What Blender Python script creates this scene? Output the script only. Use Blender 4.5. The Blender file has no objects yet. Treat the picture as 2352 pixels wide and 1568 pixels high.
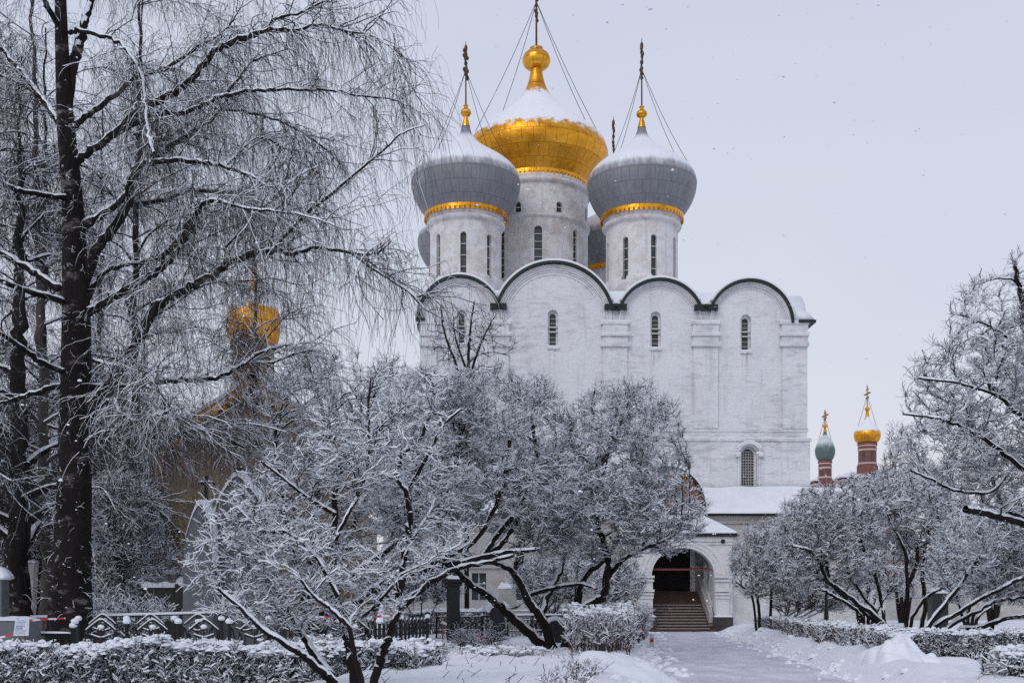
import bpy, bmesh, math, random
import numpy as np
from mathutils import Vector, Matrix, noise as mnoise

# ------------------------------------------------------------------ camera model / helpers
F, CX, H, EYE = 2600.0, 1176.0, 1388.0, 1.6       # focal length, centre and horizon in a 2352 px wide frame
scene = bpy.context.scene
COL = scene.collection
rng = np.random.default_rng(7)
random.seed(7)
R = math.radians
PI = math.pi

def P(px, py, d):                                   # point at distance d along the viewing direction
    return Vector(((px - CX) / F * d, d, EYE + (H - py) / F * d))
def XG(px, d): return (px - CX) / F * d
def gd(py): return F * EYE / (py - H)

def tag(o, label=None, cat=None, group=None, kind=None):
    if label: o['label'] = label
    if cat: o['category'] = cat
    if group: o['group'] = group
    if kind: o['kind'] = kind
    return o
def empty(name, loc=(0, 0, 0), rz=0, parent=None):
    o = bpy.data.objects.new(name, None)
    o.empty_display_size = .3
    o.location = loc
    o.rotation_euler = (0, 0, rz)
    COL.objects.link(o)
    if parent: o.parent = parent
    return o
def thing(name, label, cat, loc=(0, 0, 0), rz=0, group=None):
    return tag(empty(name, loc, rz), label, cat, group)

# ------------------------------------------------------------------ materials
def nt(name):
    m = bpy.data.materials.new(name)
    m.use_nodes = True
    t = m.node_tree
    return m, t, t.nodes['Principled BSDF']
def N(t, typ, **kw):
    n = t.nodes.new(typ)
    for k, v in kw.items():
        if k.startswith('i_'):
            n.inputs[int(k[2:]) if k[2:].isdigit() else k[2:]].default_value = v
        else:
            setattr(n, k, v)
    return n
def L(t, a, b): t.links.new(a, b)
def ramp(t, src, stops):
    r = N(t, 'ShaderNodeValToRGB')
    el = r.color_ramp.elements
    el[0].position, el[0].color = stops[0][0], (*stops[0][1], 1)
    el[1].position, el[1].color = stops[-1][0], (*stops[-1][1], 1)
    for p, c in stops[1:-1]:
        e = el.new(p); e.color = (*c, 1)
    L(t, src, r.inputs[0])
    return r.outputs[0]
def coords(t, scale=(1, 1, 1), kind='Object'):
    tc = N(t, 'ShaderNodeTexCoord'); mp = N(t, 'ShaderNodeMapping')
    mp.inputs['Scale'].default_value = scale
    L(t, tc.outputs[kind], mp.inputs[0])
    return mp.outputs[0]
def nz(t, vec, scale, detail=4, rough=.55, dist=0):
    n = N(t, 'ShaderNodeTexNoise')
    n.inputs['Scale'].default_value = scale; n.inputs['Detail'].default_value = detail
    n.inputs['Roughness'].default_value = rough; n.inputs['Distortion'].default_value = dist
    if vec is not None: L(t, vec, n.inputs['Vector'])
    return n.outputs['Fac']
def mx(t, fac, a, b, blend='MIX'):
    m = N(t, 'ShaderNodeMix', data_type='RGBA', blend_type=blend)
    for s, v in ((m.inputs[0], fac), (m.inputs[6], a), (m.inputs[7], b)):
        if isinstance(v, (int, float)): s.default_value = v
        elif isinstance(v, tuple): s.default_value = (*v, 1)
        else: L(t, v, s)
    return m.outputs[2]
def ma(t, op, a, b=None, clamp=False):
    m = N(t, 'ShaderNodeMath', operation=op, use_clamp=clamp)
    for s, v in ((m.inputs[0], a), (m.inputs[1], b)):
        if v is None: continue
        if isinstance(v, (int, float)): s.default_value = v
        else: L(t, v, s)
    return m.outputs[0]
def sstep(t, v, a, b):
    m = N(t, 'ShaderNodeMapRange', interpolation_type='SMOOTHSTEP')
    L(t, v, m.inputs[0]); m.inputs[1].default_value = a; m.inputs[2].default_value = b
    return m.outputs[0]
def bump(t, b, h, strength=.3, dist=.05):
    n = N(t, 'ShaderNodeBump'); n.inputs['Strength'].default_value = strength; n.inputs['Distance'].default_value = dist
    L(t, h, n.inputs['Height']); L(t, n.outputs[0], b.inputs['Normal'])
def simple(name, col, rough=.7, metal=0, var=.25, scale=3, bmp=.2, kind='Object'):
    m, t, b = nt(name)
    v = coords(t, (1, 1, 1), kind)
    f = nz(t, v, scale, 5)
    c = ramp(t, f, [(.25, tuple(x * (1 - var) for x in col)), (.75, tuple(min(1, x * (1 + var)) for x in col))])
    L(t, c, b.inputs['Base Color'])
    b.inputs['Roughness'].default_value = rough; b.inputs['Metallic'].default_value = metal
    if bmp: bump(t, b, nz(t, v, scale * 4, 5), bmp, .03)
    return m
def upness(t):
    g = N(t, 'ShaderNodeNewGeometry'); s = N(t, 'ShaderNodeSeparateXYZ')
    L(t, g.outputs['Normal'], s.inputs[0])
    return s.outputs[2]
SNOWC = (.80, .825, .88)
def settled(t, base, lo, hi, amp, scale, vec=None, kind='Object', climb=None):   # snow lying where the surface faces up
    v = vec or coords(t, (1, 1, 1), kind)
    u = ma(t, 'ADD', upness(t), ma(t, 'MULTIPLY', ma(t, 'SUBTRACT', nz(t, v, scale, 6, .65), .5), amp))
    if climb:                                        # steep necks shed it
        g = N(t, 'ShaderNodeUVMap'); q = N(t, 'ShaderNodeSeparateXYZ'); L(t, g.outputs[0], q.inputs[0])
        u = ma(t, 'SUBTRACT', u, ma(t, 'MULTIPLY', ma(t, 'SUBTRACT', q.outputs[1], climb[0]), climb[1]))
    f = sstep(t, u, lo, hi)
    return mx(t, f, base, SNOWC), f

def m_snow(name='snow', col=SNOWC, scale=2.2, strength=.35, dist=.06):
    m, t, b = nt(name)
    v = coords(t)
    L(t, ramp(t, nz(t, v, scale * .5, 4), [(.3, tuple(c * .94 for c in col)), (.7, col)]), b.inputs['Base Color'])
    b.inputs['Roughness'].default_value = .55
    b.inputs['Specular IOR Level'].default_value = .25
    h = ma(t, 'ADD', nz(t, v, scale, 6, .6), ma(t, 'MULTIPLY', nz(t, v, scale * 9, 3), .25))
    bump(t, b, h, strength, dist)
    return m
M = {}
M['snow'] = m_snow()
M['ground'] = m_snow('ground_snow', (.78, .80, .865), 1.6, .6, .12)
def m_twigsnow():
    m, t, b = nt('twig_snow')
    b.inputs['Base Color'].default_value = (.80, .83, .89, 1); b.inputs['Roughness'].default_value = .6
    b.inputs['Specular IOR Level'].default_value = .2
    return m
M['twig_snow'] = m_twigsnow()

def m_path():
    m, t, b = nt('trodden_snow')
    v = coords(t, (1, .45, 1)); v2 = coords(t)
    a = nz(t, v, 1.1, 6, .65); c = nz(t, v2, 6, 5)
    f = ma(t, 'ADD', ma(t, 'MULTIPLY', a, .7), ma(t, 'MULTIPLY', c, .3))
    L(t, ramp(t, f, [(.33, (.43, .44, .53)), (.5, (.57, .585, .68)), (.66, (.76, .775, .86))]), b.inputs['Base Color'])
    b.inputs['Roughness'].default_value = .6
    bump(t, b, ma(t, 'ADD', nz(t, v2, 5, 5), nz(t, v2, 18, 3)), .55, .05)
    return m
M['path'] = m_path()

def m_plaster(name, base, dirt, rosy, lo, hi, brick=True, streak=False):
    m, t, b = nt(name)
    v = coords(t); vs = coords(t, (.6, .6, 1.9) if brick else (.8, .8, .9)); vv = coords(t, (2.2, 2.2, .22))
    big = nz(t, v, .22, 5, .6, .4); fine = nz(t, vs, 1.6, 6, .7); drip = nz(t, vv, 1.0, 5, .65); spot = nz(t, v, 1.3, 8, .72, .6)
    f = ma(t, 'ADD', ma(t, 'MULTIPLY', fine, .6), ma(t, 'MULTIPLY', big, .4))
    mott = nz(t, v, .55, 7, .7, .8)
    c = mx(t, ma(t, 'MULTIPLY', sstep(t, mott, .40, .66), .5), base, tuple(x * .80 for x in base))
    c = mx(t, sstep(t, f, .49, .64), c, dirt)
    scr = nz(t, coords(t, (.8, .8, 5.5)), 2.4, 7, .78, .2)
    c = mx(t, ma(t, 'MULTIPLY', sstep(t, scr, .60, .70), ma(t, 'MULTIPLY', sstep(t, big, .45, .62), .8)), c, tuple(x * .66 for x in dirt))
    c = mx(t, ma(t, 'MULTIPLY', sstep(t, spot, lo, hi), .85), c, rosy)
    c = mx(t, ma(t, 'MULTIPLY', sstep(t, drip, .52, .72), .65), c, dirt)
    if streak:                                       # rust-brown runs under the window sills
        s = N(t, 'ShaderNodeSeparateXYZ'); L(t, coords(t), s.inputs[0])
        tot = None
        for (x, z) in streak:
            dx = ma(t, 'ABSOLUTE', ma(t, 'SUBTRACT', s.outputs[0], x)); dz = ma(t, 'SUBTRACT', z, s.outputs[2])
            k = ma(t, 'MULTIPLY', sstep(t, dx, .42, .15), ma(t, 'MULTIPLY', sstep(t, dz, 1.9, .1), sstep(t, dz, -.02, .05)))
            tot = k if tot is None else ma(t, 'MAXIMUM', tot, k)
        run = sstep(t, nz(t, coords(t, (7, 7, .3)), 1.0, 4, .6), .44, .66)
        c = mx(t, ma(t, 'MULTIPLY', ma(t, 'MULTIPLY', tot, run), .6), c, (.28, .21, .16))
    L(t, c, b.inputs['Base Color'])
    b.inputs['Roughness'].default_value = .85; b.inputs['Specular IOR Level'].default_value = .2
    h = ma(t, 'ADD', ma(t, 'MULTIPLY', fine, .8), ma(t, 'ADD', spot, ma(t, 'MULTIPLY', scr, 1.2)))
    if brick:
        br = N(t, 'ShaderNodeTexBrick'); sw = N(t, 'ShaderNodeSeparateXYZ'); cb = N(t, 'ShaderNodeCombineXYZ')
        L(t, coords(t), sw.inputs[0]); L(t, sw.outputs[0], cb.inputs[0]); L(t, sw.outputs[2], cb.inputs[1])
        L(t, cb.outputs[0], br.inputs['Vector']); br.inputs['Scale'].default_value = 1
        br.inputs['Brick Width'].default_value = .6; br.inputs['Row Height'].default_value = .22; br.inputs['Mortar Size'].default_value = .02
        h = ma(t, 'SUBTRACT', h, ma(t, 'MULTIPLY', br.outputs['Fac'], .09))
    bump(t, b, h, .55, .08)
    return m

def m_gold(name='gilding', snow=True, climb=(5.3, .027)):
    m, t, b = nt(name)
    uv = N(t, 'ShaderNodeUVMap'); v = coords(t)
    br = N(t, 'ShaderNodeTexBrick'); L(t, uv.outputs[0], br.inputs['Vector']); br.inputs['Scale'].default_value = 1
    br.inputs['Brick Width'].default_value = .9; br.inputs['Row Height'].default_value = 1.1; br.inputs['Mortar Size'].default_value = .022
    br.inputs['Mortar Smooth'].default_value = .3
    patch = nz(t, coords(t, (.5, .5, 1.1)), .7, 6, .62, 1.2)
    base = ramp(t, patch, [(.30, (.46, .20, .018)), (.50, (.78, .36, .032)), (.72, (.88, .44, .055))])  # uneven gilding tone; its dark patches also paint in cloudy reflections
    base = mx(t, ma(t, 'MULTIPLY', br.outputs['Fac'], .8), base, (.20, .09, .014))
    met = 1.0; rr_ = ma(t, 'ADD', .30, ma(t, 'MULTIPLY', nz(t, v, 2.2, 4), .16))
    if snow:
        base, f = settled(t, base, .33, .50, .70, 1.9, None, 'Object', climb)
        met = ma(t, 'SUBTRACT', 1, f)
        L(t, met, b.inputs['Metallic'])
        r = ma(t, 'ADD', rr_, ma(t, 'MULTIPLY', f, .35)); L(t, r, b.inputs['Roughness'])
    else:
        b.inputs['Metallic'].default_value = 1; b.inputs['Roughness'].default_value = .3
    L(t, base, b.inputs['Base Color'])
    bump(t, b, ma(t, 'ADD', ma(t, 'ADD', ma(t, 'MULTIPLY', nz(t, v, .9, 3), 1.0), ma(t, 'MULTIPLY', nz(t, v, 3.5, 3), .25)), ma(t, 'MULTIPLY', br.outputs['Fac'], -.12)), .4, .22)
    return m
M['gold'] = m_gold()
M['gold_plain'] = m_gold('gilding_bare', False)
M['gold_small'] = m_gold('gilding_small_dome', True, (2.2, .08))
def m_lead(name, ca, cb, lo=.10, hi=.60, amp=.6, climb=(4.2, .036)):
    m, t, b = nt(name)
    uv = N(t, 'ShaderNodeUVMap')
    br = N(t, 'ShaderNodeTexBrick'); L(t, uv.outputs[0], br.inputs['Vector']); br.inputs['Scale'].default_value = 1
    br.inputs['Brick Width'].default_value = .62; br.inputs['Row Height'].default_value = .95; br.inputs['Mortar Size'].default_value = .02
    base = ramp(t, nz(t, coords(t, (1, 1, .5)), .9, 6, .65), [(.3, ca), (.7, cb)])
    base = mx(t, ma(t, 'MULTIPLY', br.outputs['Fac'], .6), base, tuple(c * .5 for c in ca))
    base = mx(t, ma(t, 'MULTIPLY', sstep(t, nz(t, coords(t, (1.4, 1.4, .25)), 1.6, 5, .7), .5, .75), .35), base, tuple(c * .6 for c in ca))
    mp = N(t, 'ShaderNodeMapping'); L(t, uv.outputs[0], mp.inputs[0]); mp.inputs['Scale'].default_value = (1.6, .55, 1)
    base, f = settled(t, base, lo, hi, amp, 1.3, mp.outputs[0], 'Object', climb)
    L(t, base, b.inputs['Base Color']); b.inputs['Roughness'].default_value = .55
    b.inputs['Metallic'].default_value = .15
    bump(t, b, ma(t, 'MULTIPLY', br.outputs['Fac'], -1), .4, .03)
    return m
M['lead'] = m_lead('grey_sheet_metal', (.165, .17, .19), (.245, .25, .275))
M['green_dome'] = m_lead('green_tiles', (.07, .125, .12), (.13, .195, .18), .18, .60, .5, (1.6, .06))
M['green_iron'] = simple('dark_green_iron', (.006, .014, .014), .5, .2, .3, 2, .1)
def m_glass():
    m, t, b = nt('old_glass')
    L(t, ramp(t, nz(t, coords(t, (.4, .4, .9)), 1.3, 3), [(.3, (.025, .028, .035)), (.6, (.06, .065, .075)), (.8, (.10, .10, .105))]), b.inputs['Base Color'])
    b.inputs['Roughness'].default_value = .25
    return m
M['glass'] = m_glass()
M['sash'] = simple('pale_glazing_bar', (.55, .55, .54), .7, 0, .15, 4, 0)
M['iron'] = simple('black_iron', (.012, .012, .015), .5, .3, .3, 6, .1)
M['cross'] = simple('rusty_gilt_iron', (.09, .045, .025), .5, .5, .5, 3, 0)
M['granite'] = simple('grey_granite', (.10, .103, .115), .6, 0, .25, 5, .2)
M['granite_light'] = simple('pale_granite', (.125, .13, .145), .7, 0, .15, 5, .2)
M['granite_black'] = simple('black_granite', (.012, .013, .017), .3, 0, .3, 8, .05)
M['beige'] = simple('beige_stone', (.25, .20, .145), .85, 0, .3, 1.3, .3)
M['pale_stone'] = simple('pale_limestone', (.46, .44, .42), .85, 0, .2, 1.5, .3)
M['masonry'] = simple('dark_stone', (.05, .045, .042), .9, 0, .4, 2, .4)
M['red_brick'] = simple('red_brick', (.19, .075, .062), .85, 0, .25, 1.5, .2)
M['red_trim'] = simple('pale_trim', (.52, .40, .37), .85, 0, .15, 1.5, .1)
M['wood'] = simple('brown_planks', (.075, .042, .030), .75, 0, .4, 2.5, .3)
M['stake'] = simple('raw_wood', (.20, .11, .07), .8, 0, .3, 6, .1)
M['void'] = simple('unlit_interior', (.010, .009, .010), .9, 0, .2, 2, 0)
M['fresco'] = simple('fresco', (.20, .085, .035), .8, 0, .7, 1.4, .1)
M['mosaic'] = simple('gilt_mosaic', (.20, .10, .012), .45, .4, .9, 14, .1)
M['gold_paint'] = simple('gilt_lace', (.55, .26, .03), .45, .5, .5, 7, .3)
M['paper'] = simple('paper', (.62, .68, .78), .7, 0, .06, 3, 0)
M['ink'] = simple('ink', (.07, .10, .20), .7, 0, .1, 3, 0)
M['red'] = simple('red_paint', (.45, .04, .05), .6, 0, .2, 5, 0)
M['red_brown'] = simple('red_oxide_paint', (.16, .035, .03), .6, 0, .2, 3, 0)
def m_tape():
    m, t, b = nt('barrier_tape')
    w = N(t, 'ShaderNodeTexWave', wave_type='BANDS', bands_direction='DIAGONAL'); w.inputs['Scale'].default_value = 1.3; w.inputs['Distortion'].default_value = 0
    L(t, coords(t), w.inputs['Vector'])
    L(t, ramp(t, w.outputs['Fac'], [(.45, (.55, .035, .06)), (.55, (.78, .76, .78))]), b.inputs['Base Color'])
    b.inputs['Roughness'].default_value = .5
    return m
M['tape'] = m_tape()
def m_bark(name, ca, cb, scale=3, white=0):
    m, t, b = nt(name)
    v = coords(t, (1, 1, .22)); v2 = coords(t, (1, 1, 2.0))
    c = ramp(t, nz(t, v, scale, 6, .65), [(.3, ca), (.7, cb)])
    if white:
        c = mx(t, ma(t, 'MULTIPLY', sstep(t, nz(t, v2, 1.7, 6, .68), .55, .68), white), c, (.34, .31, .30))
        hg = N(t, 'ShaderNodeTexCoord'); s = N(t, 'ShaderNodeSeparateXYZ'); L(t, hg.outputs['Object'], s.inputs[0])
        sn = sstep(t, nz(t, coords(t, (1.2, 1.2, .8)), 5.5, 6, .72), .62, .66)
        ge = N(t, 'ShaderNodeNewGeometry'); gs = N(t, 'ShaderNodeSeparateXYZ'); L(t, ge.outputs['Normal'], gs.inputs[0])
        sn = ma(t, 'MULTIPLY', sn, sstep(t, ma(t, 'ADD', gs.outputs[0], ma(t, 'MULTIPLY', nz(t, coords(t), 1.2, 3), .8)), .75, .25))
        c = mx(t, ma(t, 'MULTIPLY', sn, .85), c, SNOWC)
    L(t, c, b.inputs['Base Color']); b.inputs['Roughness'].default_value = .9; b.inputs['Specular IOR Level'].default_value = .15
    bump(t, b, nz(t, v, scale * 2.5, 7, .75), 1.0, .16)
    return m
M['bark'] = m_bark('dark_bark', (.010, .008, .008), (.035, .027, .025))
M['birch_bark'] = m_bark('old_birch_bark', (.008, .007, .007), (.030, .024, .023), 3, .55)
M['pale_bark'] = m_bark('pale_birch_bark', (.05, .045, .045), (.17, .155, .15), 4)
M['twig'] = simple('dark_twig', (.022, .017, .020), .9, 0, .3, 3, 0)
M['twig_red'] = simple('reddish_twig', (.055, .028, .028), .9, 0, .3, 3, 0)
M['berry'] = simple('dried_berries', (.02, .016, .03), .7, 0, .3, 9, 0)

# ------------------------------------------------------------------ mesh builder
class MB:
    def __init__(s): s.v, s.f, s.m, s.uv = [], [], [], {}
    def add(s, vs, fs, mi=0):
        o = len(s.v); s.v += [tuple(v) for v in vs]
        for f in fs: s.f.append(tuple(i + o for i in f)); s.m.append(mi)
        return s
    def box(s, x0, x1, y0, y1, z0, z1, mi=0):
        v = [(x, y, z) for z in (z0, z1) for y in (y0, y1) for x in (x0, x1)]
        return s.add(v, [(0, 2, 3, 1), (4, 5, 7, 6), (0, 1, 5, 4), (2, 6, 7, 3), (0, 4, 6, 2), (1, 3, 7, 5)], mi)
    def prism(s, pts, y0, y1, mi=0):                # outline in x-z, extruded along y
        n = len(pts)
        a = sum(pts[i][0] * pts[(i + 1) % n][1] - pts[(i + 1) % n][0] * pts[i][1] for i in range(n))
        if a < 0: pts = pts[::-1]
        v = [(x, y0, z) for x, z in pts] + [(x, y1, z) for x, z in pts]
        return s.add(v, [tuple(range(n)), tuple(range(2 * n - 1, n - 1, -1))] + [(i, i + n, (i + 1) % n + n, (i + 1) % n) for i in range(n)], mi)
    def arc(s, cx, cz, ro, ri, a0, a1, y0, y1, n=32, ex=1, mi=0):    # curved band in x-z
        vs = []
        for k in range(n + 1):
            a = a0 + (a1 - a0) * k / n
            for r in (ri, ro):
                for y in (y0, y1):
                    vs.append((cx + r * ex * math.cos(a), y, cz + r * math.sin(a)))
        fs = []
        for k in range(n):
            a, b = 4 * k, 4 * k + 4
            fs += [(a, a + 2, b + 2, b), (a + 1, b + 1, b + 3, a + 3), (a + 2, a + 3, b + 3, b + 2), (a, b, b + 1, a + 1)]
        fs += [(0, 1, 3, 2), (4 * n, 4 * n + 2, 4 * n + 3, 4 * n + 1)]
        return s.add(vs, fs, mi)
    def lathe(s, prof, cx=0, cy=0, n=48, mi=0, uv=True):
        o = len(s.v)
        arc = [0]
        for i in range(1, len(prof)):
            arc.append(arc[-1] + math.hypot(prof[i][0] - prof[i - 1][0], prof[i][1] - prof[i - 1][1]))
        rm = max(p[0] for p in prof)
        for r, z in prof:
            for k in range(n):
                a = 2 * PI * k / n
                s.v.append((cx + r * math.cos(a), cy + r * math.sin(a), z))
        for i in range(len(prof) - 1):
            for k in range(n):
                k2 = (k + 1) % n
                up = prof[i + 1][1] >= prof[i][1] or True
                f = (o + i * n + k, o + i * n + k2, o + (i + 1) * n + k2, o + (i + 1) * n + k)
                s.uv[len(s.f)] = [(rm * 2 * PI * k / n, arc[i]), (rm * 2 * PI * (k + 1) / n, arc[i]), (rm * 2 * PI * (k + 1) / n, arc[i + 1]), (rm * 2 * PI * k / n, arc[i + 1])]
                s.f.append(f); s.m.append(mi)
        return s
    def tube(s, pts, r, n=6, mi=0):
        pts = [Vector(p) for p in pts]
        rs = r if isinstance(r, (list, tuple)) else [r] * len(pts)
        o = len(s.v)
        for i, p in enumerate(pts):
            d = (pts[min(i + 1, len(pts) - 1)] - pts[max(i - 1, 0)]).normalized()
            ref = Vector((0, 0, 1)) if abs(d.z) < .9 else Vector((1, 0, 0))
            u = d.cross(ref).normalized(); w = d.cross(u)
            for k in range(n):
                a = 2 * PI * k / n
                s.v.append(tuple(p + (u * math.cos(a) + w * math.sin(a)) * rs[i]))
        for i in range(len(pts) - 1):
            for k in range(n):
                k2 = (k + 1) % n
                s.f.append((o + i * n + k, o + (i + 1) * n + k, o + (i + 1) * n + k2, o + i * n + k2)); s.m.append(mi)
        s.f.append(tuple(o + k for k in range(n))); s.m.append(mi)
        e = o + (len(pts) - 1) * n
        s.f.append(tuple(e + k for k in reversed(range(n)))); s.m.append(mi)
        return s
    def ball(s, c, rx, ry, rz, n=12, mi=0):
        k = len(s.v); st = MB()
        st.lathe([(math.sin(PI * i / 8) + 1e-4, -math.cos(PI * i / 8)) for i in range(9)], n=n)
        return s.add([(c[0] + x * rx, c[1] + y * ry, c[2] + z * rz) for x, y, z in st.v], st.f, mi)
    def build(s, name, mats, parent=None, smooth=False, bevel=0):
        me = bpy.data.meshes.new(name)
        me.from_pydata(s.v, [], s.f)
        for m in (mats if isinstance(mats, (list, tuple)) else [mats]): me.materials.append(m)
        me.polygons.foreach_set('material_index', s.m)
        if s.uv:
            ul = me.uv_layers.new(name='UVMap')
            for fi, q in s.uv.items():
                p = me.polygons[fi]
                for j, li in enumerate(p.loop_indices): ul.data[li].uv = q[j]
        if not s.uv:
            bm = bmesh.new(); bm.from_mesh(me); bmesh.ops.recalc_face_normals(bm, faces=bm.faces); bm.to_mesh(me); bm.free()
        if smooth: me.polygons.foreach_set('use_smooth', [True] * len(me.polygons))
        me.update()
        o = bpy.data.objects.new(name, me); COL.objects.link(o)
        if parent: o.parent = parent
        if bevel:
            b = o.modifiers.new('bevel', 'BEVEL'); b.width = bevel; b.segments = 2; b.limit_method = 'ANGLE'
        return o
def cut(o, cutter):                                  # real openings cut into a wall
    c = cutter.build('cutter', [], o.parent)
    b = o.modifiers.new('cut', 'BOOLEAN'); b.operation = 'DIFFERENCE'; b.object = c; b.solver = 'EXACT'
    dg = bpy.context.evaluated_depsgraph_get(); dg.update()
    me = bpy.data.meshes.new_from_object(o.evaluated_get(dg))
    o.modifiers.clear(); old = o.data; o.data = me
    cm = c.data; bpy.data.objects.remove(c); bpy.data.meshes.remove(cm); bpy.data.meshes.remove(old)
def arch(x, w, z0, z1, n=10):                        # round-headed outline
    r = w / 2
    return [(x - r, z0), (x + r, z0)] + [(x + r * math.cos(PI * k / n), z1 - r + r * math.sin(PI * k / n)) for k in range(n + 1)]

# ------------------------------------------------------------------ array meshes (twigs, snow on twigs)
def norm(a): return a / np.maximum(np.linalg.norm(a, axis=-1, keepdims=True), 1e-9)
class Arr:
    def __init__(s): s.V, s.Q, s.M, s.n = [], [], [], 0
    def put(s, v, q, mi):
        s.V.append(v.reshape(-1, 3)); s.Q.append(q.reshape(-1, 4) + s.n); s.M.append(np.full(q.size // 4, mi, np.int32)); s.n += v.size // 3
    def grid(s, v, mi, close=True):                  # v: (M, K, S, 3)
        m, k, c, _ = v.shape
        idx = np.arange(m * k * c).reshape(m, k, c)
        nxt = np.roll(idx, -1, 2)
        if not close: idx, nxt = idx[:, :, :-1], nxt[:, :, :-1]
        s.put(v, np.stack([idx[:, :-1], nxt[:, :-1], nxt[:, 1:], idx[:, 1:]], -1), mi)
    def tubes(s, ch, rad, S=3, mi=0):
        t = np.gradient(ch, axis=1); t = norm(t)
        ref = np.where(np.abs(t[..., 2:3]) < .9, np.array([0, 0, 1.]), np.array([1., 0, 0]))
        ref = np.broadcast_to(ref[:, :1], ch.shape)
        u = norm(np.cross(t, ref)); w = np.cross(t, u)
        a = np.arange(S) * 2 * PI / S
        v = ch[:, :, None] + rad[:, :, None, None] * (u[:, :, None] * np.cos(a)[None, None, :, None] + w[:, :, None] * np.sin(a)[None, None, :, None])
        s.grid(v, mi)
    def snow(s, ch, rad, h, sec=3, mi=1, keep=1.0, lo=.3):
        m, k, _ = ch.shape
        t = norm(np.gradient(ch, axis=1))
        hz = np.sqrt(np.clip(1 - t[..., 2] ** 2, 1e-4, 1))
        up = (np.array([0, 0, 1.]) - t[..., 2:3] * t) / hz[..., None]
        sd = np.cross(t, up)
        am = np.clip((hz - lo) / .45, 0, 1) * rng.uniform(.35, 1.25, (m, k)) * (rng.random((m, 1)) < keep)
        sel = am.max(1) > .15
        ch, rad, up, sd, am = ch[sel], rad[sel], up[sel], sd[sel], am[sel]
        if not len(ch): return
        hh = (h * am)
        w = (rad * .80 + hh * .28) * (am > .03)
        a = np.linspace(0, PI, sec)
        v = ch[:, :, None] + sd[:, :, None] * (w[..., None] * np.cos(a))[..., None] + up[:, :, None] * ((rad * .25)[..., None] + ((rad * .8 + hh)[..., None] * np.sin(a)))[..., None]
        s.grid(v, mi, False)
    def clumps(s, pos, r, mi=1, flat=.7):            # small lumps of snow
        n = len(pos); a = np.arange(6) * PI / 3
        rings = [(1.0, -.35), (.92, .25), (.55, .75), (.04, .95)]
        T = np.array([[(q * math.cos(x), q * math.sin(x), z) for x in a] for q, z in rings])     # 4,6,3
        T = T[None] * (1 + rng.normal(0, .13, (n, 4, 6, 1)))
        sc = np.stack([r * rng.uniform(.8, 1.4, n), r * rng.uniform(.8, 1.4, n), r * flat], -1)
        s.grid(pos[:, None, None] + T * sc[:, None, None], mi)
    def build(s, name, mats, parent=None):
        V = np.concatenate(s.V).astype(np.float32); Q = np.concatenate(s.Q).astype(np.int32); MI = np.concatenate(s.M)
        me = bpy.data.meshes.new(name)
        me.vertices.add(len(V)); me.vertices.foreach_set('co', V.ravel())
        me.loops.add(Q.size); me.loops.foreach_set('vertex_index', Q.ravel())
        me.polygons.add(len(Q)); me.polygons.foreach_set('loop_start', np.arange(0, Q.size, 4, dtype=np.int32))
        for m in mats: me.materials.append(m)
        me.polygons.foreach_set('material_index', MI)
        me.polygons.foreach_set('use_smooth', np.ones(len(Q), bool))
        me.update(calc_edges=True)
        o = bpy.data.objects.new(name, me); COL.objects.link(o)
        if parent: o.parent = parent
        return o

# ------------------------------------------------------------------ growing trees
def spline(p, n):
    p = np.asarray(p, float)
    q = np.vstack([2 * p[0] - p[1], p, 2 * p[-1] - p[-2]])
    out = []
    for u in np.linspace(0, len(p) - 1 - 1e-6, n):
        i = int(u); f = u - i
        a, b, c, d = q[i:i + 4]
        out.append(.5 * (2 * b + (c - a) * f + (2 * a - 5 * b + 4 * c - d) * f * f + (3 * b - a - 3 * c + d) * f ** 3))
    return np.array(out)
def limb(pts, d0, dd=0., n=None, wob=.02):           # [(px, py, half-width px)], depth d0 drifting by dd towards the tip
    k = len(pts)
    P4 = []
    for i, (x, y, r) in enumerate(pts):
        d = d0 + dd * (i / (k - 1)) ** 1.3
        v = P(x, y, d); P4.append((v.x, v.y, v.z, r / F * d))
    n = n or k * 5
    s = spline(P4, n)
    ln = np.linalg.norm(s[-1, :3] - s[0, :3])
    s[1:-1, :3] += rng.normal(0, wob * min(1, ln * .2), (n - 2, 3)) * np.minimum(1, s[1:-1, 3:4] / .05)
    return s[None, :, :3], np.maximum(s[None, :, 3], .006)
class Pool:
    def __init__(s): s.A, s.B, s.ra, s.rb = [], [], [], []
    def add(s, ch, rad, skip=0.):
        k = ch.shape[1]; i = min(int(skip * (k - 1)), k - 2)
        s.A.append(ch[:, i:-1].reshape(-1, 3)); s.B.append(ch[:, i + 1:].reshape(-1, 3))
        s.ra.append(rad[:, i:-1].ravel()); s.rb.append(rad[:, i + 1:].ravel())
        return s
    def arr(s): return np.concatenate(s.A), np.concatenate(s.B), np.concatenate(s.ra), np.concatenate(s.rb)
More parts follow.
